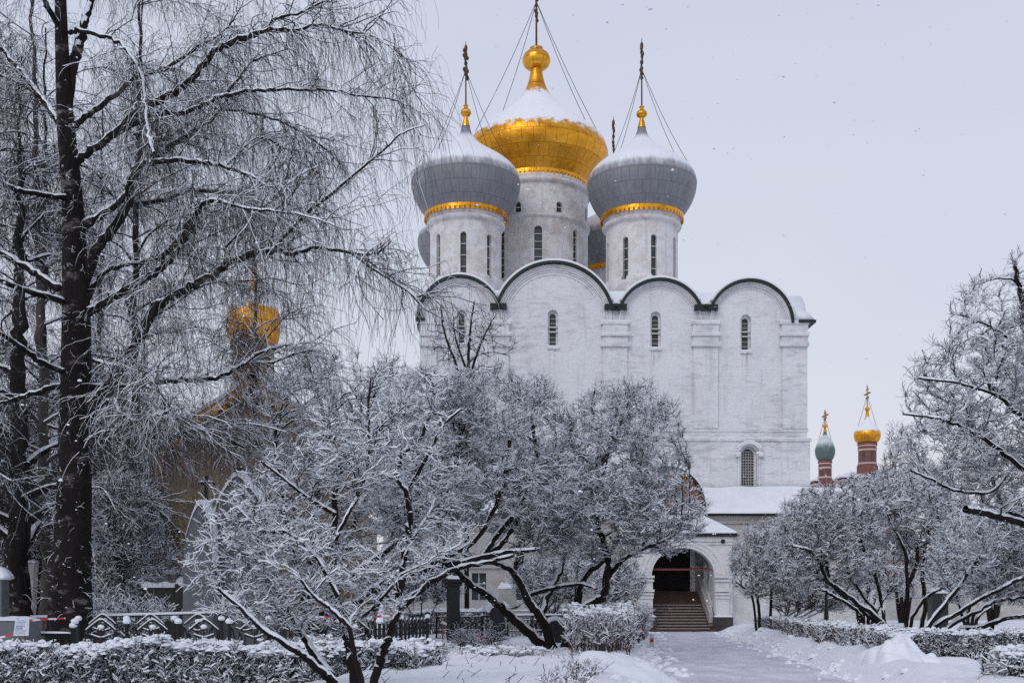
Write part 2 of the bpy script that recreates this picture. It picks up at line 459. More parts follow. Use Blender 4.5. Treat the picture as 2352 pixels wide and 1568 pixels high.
def spawn(pool, n, K, Ln, ang, bias=(0, 0, 0), curv=(0, 0, 0), jit=.15, r0=.01, r1=.004, where=None):
    A, B, ra, rb = pool.arr()
    if where is not None:
        k = where((A + B) / 2); A, B, ra, rb = A[k], B[k], ra[k], rb[k]
    w = np.linalg.norm(B - A, axis=1); w /= w.sum()
    i = rng.choice(len(A), n, p=w); f = rng.random((n, 1))
    p = A[i] * (1 - f) + B[i] * f; t = norm(B[i] - A[i]); rp = ra[i] * (1 - f[:, 0]) + rb[i] * f[:, 0]
    q = rng.normal(size=(n, 3)); q = norm(q - (q * t).sum(1, keepdims=True) * t)
    a = (ang * rng.uniform(.55, 1.35, n))[:, None]
    d = norm(t * np.cos(a) + q * np.sin(a) + np.array(bias))
    ls = rng.uniform(*Ln, n)[:, None] / (K - 1)
    out = [p]; cv = np.array(curv)
    for _ in range(K - 1):
        out.append(out[-1] + d * ls)
        d = norm(d + cv + rng.normal(0, jit, (n, 3)))
    r = np.minimum(rp * .75, r0)
    rad = r[:, None] + (np.minimum(r, r1) - r)[:, None] * np.linspace(0, 1, K)
    return np.stack(out, 1), rad
def attach(pool, T, K=6, r0=.03, r1=.01, down=1.6, wob=.07, sag=0.):      # a branch from the nearest wood to every target point
    A, B, ra, rb = pool.arr()
    C = (A + B) / 2; tt = norm(B - A); rr = (ra + rb) / 2
    idx = np.empty(len(T), int)
    for s in range(0, len(T), 400):
        D = T[s:s + 400, None] - C[None]
        c = np.linalg.norm(D, axis=2); c *= 1 + down * np.clip(-D[..., 2] / np.maximum(c, 1e-6), 0, 1) * .5
        c *= 1 + .35 * np.clip(-(D * tt[None]).sum(2) / np.maximum(c, 1e-6), -.5, 1)
        idx[s:s + 400] = c.argmin(1)
    p0 = C[idx]; ln = np.linalg.norm(T - p0, axis=1, keepdims=True)
    p1 = p0 + tt[idx] * ln * .38 + (T - p0) * .12 + np.array([0, 0, sag]) * ln
    u = np.linspace(0, 1, K)[None, :, None]
    ch = (1 - u) ** 2 * p0[:, None] + 2 * u * (1 - u) * p1[:, None] + u * u * T[:, None]
    ch[:, 1:-1] += rng.normal(0, 1, (len(T), K - 2, 3)) * wob * ln[:, None] * .5
    r = np.minimum(rr[idx] * .8, r0 * (.6 + .5 * rng.random(len(T))))
    rad = r[:, None] + (np.minimum(r, r1) - r)[:, None] * np.linspace(0, 1, K)
    return ch, rad
def blob(n, ells, dense=.0):                          # points in a union of ellipsoids (px, py, rx px, ry px, d, rd m)
    vol = np.array([e[2] * e[3] * e[5] for e in ells], float); vol /= vol.sum()
    out = []
    for e, v in zip(ells, vol):
        k = int(round(n * v * 1.6)) + 1
        q = norm(rng.normal(size=(k, 3))) * rng.random((k, 1)) ** (1 / 3 if not dense else 1 / dense)
        c = P(e[0], e[1], e[4])
        pts = np.array(c) + q * np.array([e[2] / F * e[4], e[5], e[3] / F * e[4]])
        keep = [mnoise.noise(Vector(x) * .9) > -.22 for x in pts]
        out.append(pts[np.array(keep)])
    out = np.concatenate(out); rng.shuffle(out)
    return out[:n]
def make_tree(name, label, cat, base, limbs, ells=None, stages=(), twigs=(), bark='bark', twig='twig', group=None,
              snow_h=.05, twig_snow=.03, keep=.9, sides=9, extra=None, clump=0, clump_r=.03, skip=.25, parts=('trunk', 'crown')):
    root = thing(name, label, cat, base, 0, group)
    off = np.array(base)
    tr, cr = Arr(), Arr()
    pool, allp = Pool(), Pool()
    for ch, rad in limbs:
        tr.tubes(ch - off, rad, sides, 0); tr.snow(ch - off, rad, snow_h, 6, 1, 1.0, .35)
        pool.add(ch, rad, skip)
    for n, r0, r1, dn in stages:
        ch, rad = attach(pool, blob(n, ells), 6, r0, r1, dn)
        tgt = cr
        tgt.tubes(ch - off, rad, 4 if r0 > .012 else 3, 0); tgt.snow(ch - off, rad, (twig_snow + snow_h) / 2, 3, 1, keep)
        pool.add(ch, rad, .15)
    for tw in twigs:
        tw = dict(tw); n = tw.pop('n'); leaf = tw.pop('leaf', False); kp = tw.pop('keep', keep); hs = tw.pop('snow', twig_snow)
        ch, rad = spawn(pool, n, **tw)
        cr.tubes(ch - off, rad, 3, 0)
        if hs: cr.snow(ch - off, rad, hs, 3, 1, kp)
        if not leaf: pool.add(ch, rad, .1)
    if clump:
        A, B, _, _ = pool.arr(); i = rng.integers(0, len(A), clump)
        cr.clumps(B[i] - off + np.array([0, 0, clump_r * .4]), rng.uniform(.5, 1.3, clump) * clump_r, 1)
    if extra: extra(root, pool, off)
    tr.build(parts[0], [M[bark], M['twig_snow']], root)
    if cr.V: cr.build(parts[1], [M[twig], M['twig_snow']], root)
    return root

# ================================================================== SETTING: ground and path
PATH_D0, PATH_W = gd(1450), 1.88
def path_x(d): return XG(1572, PATH_D0) - (1480 - CX) / F * (PATH_D0 - d)
def ground_z(x, y):
    e = x - path_x(y)
    ae = abs(e) - PATH_W
    z = 0.
    if y < PATH_D0 + 2:
        if ae < 0: return -.03 + .0 * e
        k = min(1, ae / 1.1); k = k * k * (3 - 2 * k)
        amp = (.42 if e > 0 else .34) * min(1, max(0, (PATH_D0 + 2 - y) / 2))
        far = math.exp(-max(0, ae - 1.6) / (2.2 if e > 0 else 1.5))
        z = k * amp * (.35 + .65 * far) * (1 + .55 * mnoise.noise(Vector((x * .5, y * .35, 3))))
        z += k * .14 * mnoise.noise(Vector((x * 1.6, y * 1.1, 1))) + k * .05 * mnoise.noise(Vector((x * 4, y * 3, 9)))
    z += .05 * mnoise.noise(Vector((x * .3, y * .3, 7))) * (1 if ae > 1 else 0)
    return z
def build_ground():
    xs = np.concatenate([[-600, -250, -120, -70, -45, -32], np.arange(-26, -2, .5), np.arange(-2, 19, .2), np.arange(19, 30, .6), [36, 48, 70, 120, 250, 600]])
    ys = np.concatenate([[-40, -10, 4], np.arange(8, 14, 1), np.arange(14, 40, .25), np.arange(40, 72, .5), np.arange(72, 100, 3), [120, 170, 260, 420, 900]])
    V = [(x, y, ground_z(x, y) if 8 < y < 110 and -40 < x < 40 else 0) for y in ys for x in xs]
    n = len(xs)
    Fc = [(j * n + i, j * n + i + 1, (j + 1) * n + i + 1, (j + 1) * n + i) for j in range(len(ys) - 1) for i in range(n - 1)]
    mb = MB(); mb.add(V, Fc); o = mb.build('ground', M['ground'], None, True)
    tag(o, kind='structure')
    pv, pf = [], []
    dd = np.arange(9, PATH_D0 + .6, .14); ww = np.linspace(-PATH_W - .12, PATH_W + .12, 33)
    for d in dd:
        for w in ww:
            x = path_x(d) + w
            pv.append((x, d, .012 + .026 * mnoise.noise(Vector((x * 1.3, d * .8, 0))) + .014 * mnoise.noise(Vector((x * 4.5, d * 3.2, 4))) - .03 * max(0, abs(w) - PATH_W) * 8))
    k = len(ww)
    pf = [(j * k + i, j * k + i + 1, (j + 1) * k + i + 1, (j + 1) * k + i) for j in range(len(dd) - 1) for i in range(k - 1)]
    mb = MB(); mb.add(pv, pf); tag(mb.build('path', M['path'], None, True), kind='structure')
build_ground()

# ================================================================== THE CATHEDRAL
YF, RZ = 76.0, R(1.2)
C0 = Vector((XG(1410, YF), YF, 0))
RI = Matrix.Rotation(-RZ, 3, 'Z')
def fac(px, py, yl=0.):                              # pixel -> (x, z) on the plane yl metres behind the front wall
    D = RI @ Vector(((px - CX) / F, 1, (H - py) / F)); O = RI @ (Vector((0, 0, EYE)) - C0)
    t = (yl - O.y) / D.y
    p = O + D * t
    return p.x, p.z
def sc(px, yl):                                      # metres per pixel there
    return (C0 + Matrix.Rotation(RZ, 3, 'Z') @ Vector((fac(px, H, yl)[0], yl, 0))).y / F
church = thing('cathedral', 'tall white cathedral with one gold and four grey onion domes on round drums', 'cathedral', C0, RZ)
wins = [(1060, 14, 716, 790), (1270, 16, 716, 796), (1506, 16, 720, 799), (1713, 16, 727, 806)]
sills = []
for (x, w, a, b) in wins:
    X, Z = fac(x, b + 3); sills.append((X, Z))
M['wall'] = m_plaster('whitewashed_brick', (.76, .765, .80), (.53, .525, .55), (.66, .60, .58), .60, .74, True, sills)
M['drum'] = m_plaster('peeling_plaster', (.73, .725, .745), (.50, .475, .48), (.56, .49, .46), .46, .68, False)
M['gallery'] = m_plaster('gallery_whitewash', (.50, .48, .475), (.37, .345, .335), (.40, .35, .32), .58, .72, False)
M['porch'] = m_plaster('porch_whitewash', (.76, .75, .755), (.60, .585, .59), (.62, .57, .55), .6, .75, False)
bays = [(1056, 738, 94, 99), (1273, 738, 134, 131), (1516, 741, 97, 95), (1722, 743, 95, 95)]
B = []
for (x, y, rx, ry) in bays:
    X, Z = fac(x, y); s = sc(x, 0)
    B.append((X, Z, rx * s, ry * s))
XL, ZC = fac(966, 738); XR, _ = fac(1852, 741)
ZV = fac(1410, 702)[1]
def top(x):
    z = ZV if B[0][0] < x < B[3][0] else ZC
    for (cx, cz, rx, rz_) in B:
        if abs(x - cx) < rx: z = max(z, cz + rz_ * math.sqrt(1 - ((x - cx) / rx) ** 2))
    return z
xs = sorted(set([XL, XR] + list(np.linspace(XL, XR, 220)) + [b[0] + s * b[2] * .999 for b in B for s in (-1, 1) if XL < b[0] + s * b[2] < XR]))
out = [(XL, 0), (XR, 0)] + [(x, top(x)) for x in reversed(xs)]
mb = MB(); mb.prism(out, 0, 1.1)
wall = mb.build('wall', M['wall'], church)
WT = []
cm = MB()
for (x, w, a, b) in wins:                            # niches, then the slit itself
    X0, Zb = fac(x, b + 1); _, Zt = fac(x, a); s = sc(x, 0)
    cm.prism(arch(X0, (w + 8) * s, Zb, Zt + 5 * s), -.5, .28)
    WT.append((X0, (w - 1) * s, Zb + .12, Zt - .05))
X5, Z5b = fac(1719, 1126); Z5t = fac(1719, 1029)[1]; s5 = sc(1719, 0)
cm.prism(arch(X5, 38 * s5, Z5b, Z5t + 5 * s5), -1.2, .22)
cut(wall, cm)
cm = MB()
for (X0, w, zb, zt) in WT: cm.prism(arch(X0, w, zb, zt), -.5, 2)
cm.prism(arch(X5, 29 * s5, Z5b, Z5t), -1.2, 2)
cut(wall, cm)
mb = MB()                                            # body behind the front wall
mb.box(XL + .02, XR - .02, 1.1, 26, 0, ZC - .3)
mb.build('body', M['wall'], church)
# plinth storey, string courses
_, Zs1 = fac(1700, 988); _, Zs2 = fac(1700, 1011)
mb = MB()
holes = arch(X5, 38 * s5, Z5b, Z5t + 5 * s5)
mb.box(XL - .22, XR + .22, -.14, 0.0, 0, Zs2 - .06)
pl = mb.build('plinth', M['wall'], church)
cm = MB(); cm.prism(holes, -1, 1); cut(pl, cm)
mb = MB()
mb.box(XL - .30, XR + .30, -.24, .3, Zs2 - .06, Zs2 + .10); mb.box(XL - .10, XR + .10, -.10, .3, Zs1 - .1, Zs1 + .12)
mb.box(XL - .04, XR + .04, -.05, .3, Zs2 + .10, Zs1 - .1)
for i in range(8): pass
mb.build('string_course', M['wall'], church)
sn = MB(); sn.box(XL - .28, XR + .28, -.22, -.01, Zs2 + .102, Zs2 + .17); sn.build('ledge_snow', M['snow'], church, False, .02); sn = MB(); sn.box(XL - .09, XR + .09, -.095, -.012, Zs1 + .122, Zs1 + .17)
sn.build('ledge_snow', M['snow'], church, False, .02)
# pilasters and capitals
for (a, b, sa, sb) in [(966, 1003, 963, 1010), (1134, 1168, 1128, 1174), (1385, 1440, 1379, 1446), (1592, 1648, 1587, 1653), (1796, 1850, 1789, 1854)]:
    x0, x1 = fac(a, 900)[0], fac(b, 900)[0]; c0, c1 = fac(sa, 900)[0], fac(sb, 900)[0]
    zt = fac(a, 740)[1]; k = sc(a, 0)
    if a == 966: x0 = c0 = XL - .03
    if b == 1850: x1 = XR + .03; c1 = XR + .12
    mb = MB(); mb.box(x0, x1, -.17, 0, Zs1 + .12, zt - 55 * k)
    mb.box(x0 - .04, x1 + .04, -.22, .0, zt - 55 * k, zt - 3 * k)
    for (u, v, e) in [(0, 6, .30), (24, 29, .30), (29, 33, .36), (47, 51, .30), (51, 57, .36)]:
        mb.box(c0, c1, -e, 0.0, zt - v * k, zt - u * k - .002)
    mb.build('pilaster', M['wall'], church)
    sn = MB(); sn.box(c0 + .01, c1 - .01, -.29, -.002, zt, zt + .09); sn.build('ledge_snow', M['snow'], church, False, .02); sn = MB(); sn.box(c0 + .02, c1 - .02, -.35, -.225, zt - 29 * k + .002, zt - 29 * k + .06)
    sn.build('ledge_snow', M['snow'], church, False, .02)
# gables: mouldings, dark green edge, snow on the vaults behind
for i, (cx, cz, rx, rz_) in enumerate(B):
    ex = rx / rz_
    def ang(z): return math.asin(max(0, min(1, (z - cz) / rz_)))
    lo, hi = (0 if i == 0 else ang(ZV + .02)), (0 if i == 3 else ang(ZV + .02))
    mb = MB()
    for (o_, i_, e) in [(.985, .955, .20), (.955, .93, .14), (.925, .895, .11), (.885, .865, .07), (.835, .815, .05)]:
        mb.arc(cx, cz, rz_ * o_, rz_ * i_, .0, PI, -e, 0, 40, ex)
    mb.build('archivolt', M['wall'], church)
    mb = MB()
    mb.arc(cx, cz, rz_ + .14, rz_ - .03, (0 if i == 3 else ang(ZV - .1)), PI - (0 if i == 0 else ang(ZV - .1)), -.42, 4.2, 44, (rx + .13) / (rz_ + .14))
    mb.build('roof_edge', M['green_iron'], church)
    sn = MB()
    sn.arc(cx, cz, rz_ + .34, rz_ + .13, (.12 if i == 3 else ang(ZV + .2)), PI - (.12 if i == 0 else ang(ZV + .2)), -.22, 4.1, 44, (rx + .3) / (rz_ + .35))
    sn.build('vault_snow', M['snow'], church, True)
mb = MB()
for i in range(3):                                   # gutters in the valleys
    mb = MB()
    xa = B[i][0] + B[i][2]; xb = B[i + 1][0] - B[i + 1][2]
    xm = (xa + xb) / 2; w = .55 + max(0, xb - xa) / 2
    mb.box(xm - w, xm + w, -.45, .5, ZV - .34, ZV + .02)
    mb.box(xm - .12, xm + .12, -.62, -.45, ZV - .2, ZV + .0)
    mb.build('gutter', M['green_iron'], church)
mb = MB(); mb.box(XR - .6, XR + .55, -.42, 5, ZC - .02, ZC + .16); mb.build('eaves', M['green_iron'], church)
mb = MB(); mb.box(XL - .30, XL + .3, -.42, 5, ZC - .02, ZC + .14); mb.build('eaves', M['green_iron'], church)
sn = MB()
for i in range(3):
    xa = B[i][0] + B[i][2]; xb = B[i + 1][0] - B[i + 1][2]; xm = (xa + xb) / 2; w = .9 + max(0, xb - xa) / 2
    sn = MB(); sn.prism([(xm - w, ZV + .02), (xm + w, ZV + .02), (xm + w * 1.25, ZV + .75), (xm, ZV + .30), (xm - w * 1.25, ZV + .75)], .1, 3); sn.build('valley_snow', M['snow'], church, True)
sn = MB(); sn.prism([(XR - .9, ZC + .16), (XR + .5, ZC + .16), (XR + .1, ZC + .6), (XR - .9, ZC + 1.1)], -.3, 4.6)
sn.build('valley_snow', M['snow'], church, True)
# side gable seen edge-on at the right, roof slab
mb = MB()
xr0 = fac(1818, 700)[0]
prof = [(.6 + 2.9 * (1 - math.cos(PI * k / 16)) , ZC + .1 + 2.6 * math.sin(PI * k / 16)) for k in range(17)]
vs = [(x, y, z) for x in (XR - 3, XR + .22) for y, z in prof]
mb.add(vs, [(k, k + 1, k + 18, k + 17) for k in range(16)] + [tuple(range(17)), tuple(range(33, 16, -1))])
mb.build('vault_snow', M['snow'], church, True)
zr = fac(1300, 677, 4)[1]
mb = MB(); mb.box(XL + .5, XR - 2.6, 4.2, 25, ZC, zr); mb.build('roof', M['green_iron'], church)
sn = MB(); sn.box(XL + .55, XR - 2.7, 4.35, 24.9, zr + .003, zr + .32); sn.build('roof_snow', M['snow'], church, False, .12)
mb = MB(); mb.box(XL + .6, XR - 2.8, 3.2, 4.2, ZC - 1, zr - .16); mb.build('roof_wall', M['drum'], church)
sn = MB(); sn.prism([(XL + .7, ZV - .4), (XR - 2.9, ZV - .4), (XR - 2.9, zr - .55), (XL + .7, zr - .55)], .9, 3.15); sn.build('roof_snow', M['snow'], church, False, .1)
# windows of the front wall
for j, (X0, w, zb, zt) in enumerate(WT):
    mb = MB()
    mb.prism(arch(X0, w - .01, zb, zt), .50, .54, 0)
    n = 7
    for k in range(1, n):
        z = zb + (zt - zb) * k / n
        if k in (3, 4): mb.box(X0 - w / 2 - .12, X0 + w / 2 + .12, .16, .26, z - .04, z + .04, 1)
        else: mb.box(X0 - w / 2, X0 + w / 2, .45, .5, z - .018, z + .018, 1)
    wn = mb.build('window', [M['glass'], M['sash']], church)
    sl = MB(); sl.box(X0 - w / 2 - .18, X0 + w / 2 + .18, -.12, .3, zb - .26, zb - .13); sl.build('sill', M['wall'], wn)
    sl = MB(); sl.box(X0 - w / 2 - .16, X0 + w / 2 + .16, -.11, .3, zb - .128, zb - .02); sl.build('sill_snow', M['snow'], wn, False, .03)
mb = MB(); w = 29 * s5
mb.prism(arch(X5, w - .01, Z5b, Z5t), .50, .54, 0)
for k in range(1, 5): mb.box(X5 - w / 2 + w * k / 5 - .016, X5 - w / 2 + w * k / 5 + .016, .40, .44, Z5b, Z5t - .12, 1)
for k in range(1, 15): z = Z5b + (Z5t - Z5b) * k / 15; mb.box(X5 - w / 2, X5 + w / 2, .36, .40, z - .016, z + .016, 1)
w5 = mb.build('window', [M['glass'], M['sash']], church)
mb = MB(); zt5 = Z5t - w * .5
mb.arc(X5, zt5, 29 * s5, 23 * s5, 0, PI, -.36, -.14, 24)
for s in (-1, 1): mb.box(X5 + s * 26 * s5 - .16, X5 + s * 26 * s5 + .16, -.40, -.14, zt5 - .18, zt5)
for s in (-1, 1): mb.box(X5 + s * 24 * s5 - .05, X5 + s * 24 * s5 + .05, -.22, -.14, Z5b, zt5 - .18)
mb.build('hood', M['wall'], w5)
sn = MB(); sn.arc(X5, zt5, 29 * s5 + .07, 29 * s5 + .003, .5, PI - .5, -.35, -.15, 20)
for s in (-1, 1): sn.box(X5 + s * 26 * s5 - .15, X5 + s * 26 * s5 + .15, -.39, -.15, zt5 + .002, zt5 + .1)
sn.build('hood_snow', M['snow'], w5)

SMALL = [(262, 1430), (290, 1395), (325, 1335), (348, 1270), (356, 1215), (354, 1180), (340, 1130), (312, 1085), (275, 1045), (214, 1002), (152, 968), (102, 940), (66, 910), (44, 883), (33, 855), (26, 830)]
BIG = [(330, 1238), (360, 1215), (405, 1180), (440, 1130), (462, 1080), (469, 1025), (458, 965), (432, 903), (398, 860), (352, 820), (302, 780), (242, 740), (178, 700), (130, 660), (95, 620), (69, 580), (54, 540), (43, 495), (36, 450)]
def true_profile(p, k):                              # outline seen from below at slope k -> radius by height
    out = []
    q = [(x, y) for x, y, _ in spline([(a, b, 0) for a, b in p], 60)]
    for i, (x, y) in enumerate(q):
        a, b = q[max(i - 1, 0)], q[min(i + 1, len(q) - 1)]
        m = (b[0] - a[0]) / -(b[1] - a[1]) if abs(b[1] - a[1]) > 1e-6 else 0
        rp = m / math.sqrt(1 + k * k * m * m); c = math.sqrt(max(.2, 1 - k * k * rp * rp)); r = x / c
        out.append((r, y - k * k * r * rp))
    keep = [out[0]]
    for r, y in out[1:]:
        if y < keep[-1][1] - .5: keep.append((r, y))
    return keep
def dens(p, n=70):
    q = spline(np.array([(a, b, 0) for a, b in p]), n)
    return [(x, y) for x, y, _ in q]
def onion(parent, px, yl, dy, prof, k, mat, rim, tip, spike_top, small=True, cy0=0):
    X, _ = fac(px, H, yl); s = sc(px, yl)
    def Z(c): return EYE + (H - (c * k + dy)) * s
    tp = true_profile(prof, .38 if small else .43)
    tp = [(prof[0][0] - 4, prof[0][1] + 4)] + tp
    mb = MB(); mb.lathe([(r * k * s, Z(y)) for r, y in tp], X, yl, 64)
    d = mb.build('dome', mat, parent, True)
    r0, y0 = prof[0]
    mb = MB(); r = rim * k * s; zb = Z(y0 + 12); h = 13 * s
    mb.lathe([(r - .5, zb + h * 1.5), (r - .05, zb + h), (r + .10, zb + h * .75), (r + .10, zb + .1), (r - .02, zb), (r - .5, zb)], X, yl, 64)
    n = int(2 * PI * r / .34)
    for j in range(n):                               # scalloped gilt lace
        a = 2 * PI * j / n
        c = Vector((X + (r + .115) * math.cos(a), yl + (r + .115) * math.sin(a), zb + h * .1))
        tx = Vector((-math.sin(a), math.cos(a), 0)); up = Vector((0, 0, 1)); ou = Vector((math.cos(a), math.sin(a), 0))
        pts = [c - tx * .15 + up * .12, c - tx * .08 - up * .16, c + tx * .08 - up * .16, c + tx * .15 + up * .12]
        mb.add(pts + [p - ou * .05 for p in pts], [(0, 1, 2, 3), (7, 6, 5, 4), (0, 4, 5, 1), (1, 5, 6, 2), (2, 6, 7, 3)])
    mb.build('gilt_band', M['gold_plain'], d)
    rt, yt = prof[-1]
    mb = MB()
    if small:
        q = [(rt + 2, yt), (22, yt - 25), (13, yt - 58), (12, yt - 66), (20, yt - 70), (32, yt - 80), (36, yt - 93), (32, yt - 106), (18, yt - 117), (13, yt - 119), (13, yt - 132), (16, yt - 134), (16, yt - 141), (.5, yt - 142)]
    else:
        q = [(36, 455), (60, 448), (82, 430), (92, 408), (92, 388), (80, 360), (58, 340), (40, 334), (44, 330), (44, 318), (.5, 315)]
    mb.lathe([(r_ * k * s, Z(y)) for r_, y in q], X, yl, 24); mb.build('finial', M['gold_plain'], d, True)
    zt0 = Z(q[-1][1]) - .1; z1 = EYE + (H - spike_top) * s
    mb = MB()
    th = .06 if small else .085
    mb.tube([(X, yl, zt0), (X, yl, z1 - .8), (X, yl, z1)], [th, th * .8, .02], 8)
    hh = z1 - zt0
    for f, a in ((.50, .75), (.66, 1.25), (.80, .6)):  # cross arms, seen end-on
        z = zt0 + hh * f
        mb.tube([(X - .10, yl - a, z - (.12 if f == .5 else 0)), (X, yl, z), (X + .10, yl + a, z + (.12 if f == .5 else 0))], .075, 6)
        mb.ball((X, yl, z), .13, .13, .2); mb.ball((X - .1, yl - a, z), .12, .12, .16); mb.ball((X + .1, yl + a, z), .12, .12, .16)
    mb.ball((X, yl, z1 - .55), .13, .13, .3)
    mb.build('cross', M['cross'], d)
    return d, X, s, Z, zt0, hh
def on_dome(prof, small, dx, dy, s, k):               # height where a chain meets the dome
    r = math.hypot(dx, dy / (k * s)); tp = true_profile(prof, .38 if small else .43)
    up = [p for i, p in enumerate(tp) if i and p[0] <= tp[i - 1][0]]
    return min(up, key=lambda p: abs(p[0] - r))[1]
def chains(d, X, yl, s, k, Z, za, ends, th, prof=None, small=True):
    for (dx, yc, ddy) in ends:
        a = Vector((X, yl, za)); b = Vector((X + dx * k * s, yl + ddy, Z(on_dome(prof, small, dx, ddy, s, k))))
        pts = [a.lerp(b, t) - Vector((0, 0, .35 * math.sin(PI * t))) for t in np.linspace(0, 1, 9)]
        mb = MB(); mb.tube(pts, th, 5); mb.build('chain', M['iron'], d)
def drum(px, yl, r_px, rim_px, y_top, y_cor, y_bot, wn, nm='drum', steps=1.):
    X, _ = fac(px, H, yl); s = sc(px, yl); r = r_px * s; rt = rim_px * s
    def Z(y): return EYE + (H - y) * s
    zt, zc, zb = Z(y_top), Z(y_cor), Z(y_bot)
    h = zt - zc
    mb = MB()
    mb.lathe([(r + .30, zb - 2.5), (r + .30, zb), (r + .22, zb + .16), (r + .10, zb + .22), (r, zb + .3), (r, zc), (r + .10, zc + .05), (r + .24, zc + .14), (r + .30, zc + .26), (r + .24, zc + .36),
              (r + .12, zc + .42), (r + .12, zc + h * .45), (r + (rt - r) * .5, zc + h * .5), (r + (rt - r) * .5, zc + h * .68), (r + (rt - r) * .8, zc + h * .72), (r + (rt - r) * .8, zc + h * .9), (rt - .1, zc + h * .93), (rt - .1, zt), (r * .3, zt), (r * .3, zb - 2.5), (r + .30, zb - 2.5)], X, yl, 72)
    d = mb.build(nm, M['drum'], church, False)
    d.data.polygons.foreach_set('use_smooth', [False] * len(d.data.polygons))
    W = []
    for (a, hw, z0, z1, bars) in wn:                 # angle (0 = towards us), half width, bottom, top
        W.append((a, hw, z0, z1, bars))
    cmx = MB()
    for (a, hw, z0, z1, bars) in W:
        t = MB(); t.prism(arch(0, 2 * hw, z0, z1), -r - 1, -r + .45)
        c, s_ = math.cos(a), math.sin(a)
        cmx.add([(X + x * c - y * s_, yl + x * s_ + y * c, z) for x, y, z in t.v], t.f)
    cut(d, cmx)
    for (a, hw, z0, z1, bars) in W:
        t = MB(); t.prism(arch(0, 2 * hw - .01, z0, z1), -r + .30, -r + .34, 0)
        for k in range(1, bars):
            z = z0 + (z1 - z0) * k / bars; t.box(-hw, hw, -r + .20, -r + .26, z - .03, z + .03, 1)
        c, s_ = math.cos(a), math.sin(a)
        t.v = [(X + x * c - y * s_, yl + x * s_ + y * c, z) for x, y, z in t.v]
        t.build('window', [M['glass'], M['sash']], d)
    return d, X, s, Z
K = .3516
def small_drum(px, yl, dy, wx, wy0, wy1, spike, chain=True, ends=None, scale=1.):
    s = sc(px, yl); r = 82 * scale * s
    X, _ = fac(px, H, yl)
    def Z(y): return EYE + (H - y) * s
    ws = []
    f = 1 - 82 * scale * s / (sc(px, yl) * F)         # nearer surface
    for x in wx:
        o = (x - px) / (82. * scale)
        a = math.asin(max(-.985, min(.985, o * 1.02)))
        g = (sc(px, yl) * F - r * math.cos(a)) / (sc(px, yl) * F)
        dyw = (1 - math.cos(a)) * 0
        z1 = EYE + (H - wy1(x)) * s * g; z0 = EYE + (H - wy0(x)) * s * g
        ws.append((a, .215, z0, z1, 4))
    base = 1.4
    n = 8
    a0 = ws[1][0]
    for k in range(n):                               # the windows round the back
        a = a0 + 2 * PI * k / n
        if all(abs((a - w[0] + PI) % (2 * PI) - PI) > .3 for w in ws): ws.append((a, .215, ws[1][2], ws[1][3], 4))
    dr = drum(px, yl, 82 * scale, 93 * scale, 497 + dy, 530 + dy, 658 + dy, ws)
    dm, X, s, Zc, zt0, hh = onion(church, px, yl, dy, SMALL if scale == 1 else [(a * scale, 1430 + (b - 1430) * scale) for a, b in SMALL], K, M['lead'], 262 * scale, 0, spike)
    if chain:
        chains(dm, X, yl, s, K, Zc, zt0 + hh * .56, ends or [(-235, 985, -.6), (-190, 965, -2), (255, 1100 - 70, -.8), (150, 955, 1.6)], .019, SMALL, True)
    return dm
small_drum(1070, 8, 0, (1010, 1066, 1123), lambda x: 636 + abs(x - 1066) * .10, lambda x: 531 + abs(x - 1066) * .12, 95, True, [(-232, 1000, -.4), (-175, 975, -1.4), (262, 1065, -1.5), (170, 985, 1)])
small_drum(1474, 8, 3, (1429, 1490, 1541), lambda x: 640 + abs(x - 1480) * .08, lambda x: 537 + abs(x - 1486) * .12, 89, True, [(-205, 1090, -2), (-150, 985, 1.2), (215, 1010, -.5), (285, 1090, -1.2)])
small_drum(1067, 21.5, 131 - 9, (1020, 1066, 1112), lambda x: 720, lambda x: 640, 330, False, None, .86)
small_drum(1409, 21.5, 131 - 3, (1362, 1409, 1456), lambda x: 722, lambda x: 645, 268, False, None, .86)
# the central drum and the gold dome
yc = 14.5; s = sc(1232, yc)
def zf(px, y, a):                                    # height of a point on the drum's near side
    r = 119 * s; return EYE + (H - y) * s * (1 - r * math.cos(a) / (s * F))
ws = []
for px, y1, y0, hw, bars in [(1231, 517, 640, .30, 7), (1317, 527, 640, .30, 7), (1150, 527, 640, .30, 7), (1279, 462, 497, .26, 3), (1186, 463, 497, .26, 3), (1344, 475, 508, .26, 3)]:
    a = math.asin(max(-.96, min(.96, (px - 1232) / 119.)))
    ws.append((a, hw, zf(px, y0, a), zf(px, y1, a), bars))
for a in (PI * .6, PI * .85, PI, PI * 1.15, PI * 1.4): ws.append((a, .3, ws[0][2], ws[0][3], 7))
dr, X, s_, Z_ = drum(1232, yc, 118, 120, 438, 462, 690, ws)
mb = MB()
for (za, e) in [(532, .16), (534, .10)]:
    z = EYE + (H - za) * s
    mb.lathe([(118 * s - .1, z - .2), (118 * s + e, z - .1), (118 * s + e, z + .1), (118 * s - .1, z + .25)], X, yc, 72)
mb.build('moulding', M['drum'], dr)
dm, X, s_, Zc, zt0, hh = onion(church, 1232, yc, 0, BIG, K, M['gold'], 331, 0, -40, False)
chains(dm, X, yc, s_, K, Zc, EYE + (H - 4) * s, [(-400, 880, -1.5), (-220, 735, -2), (312, 785, -1.5), (408, 880, -1)], .023, BIG, False)

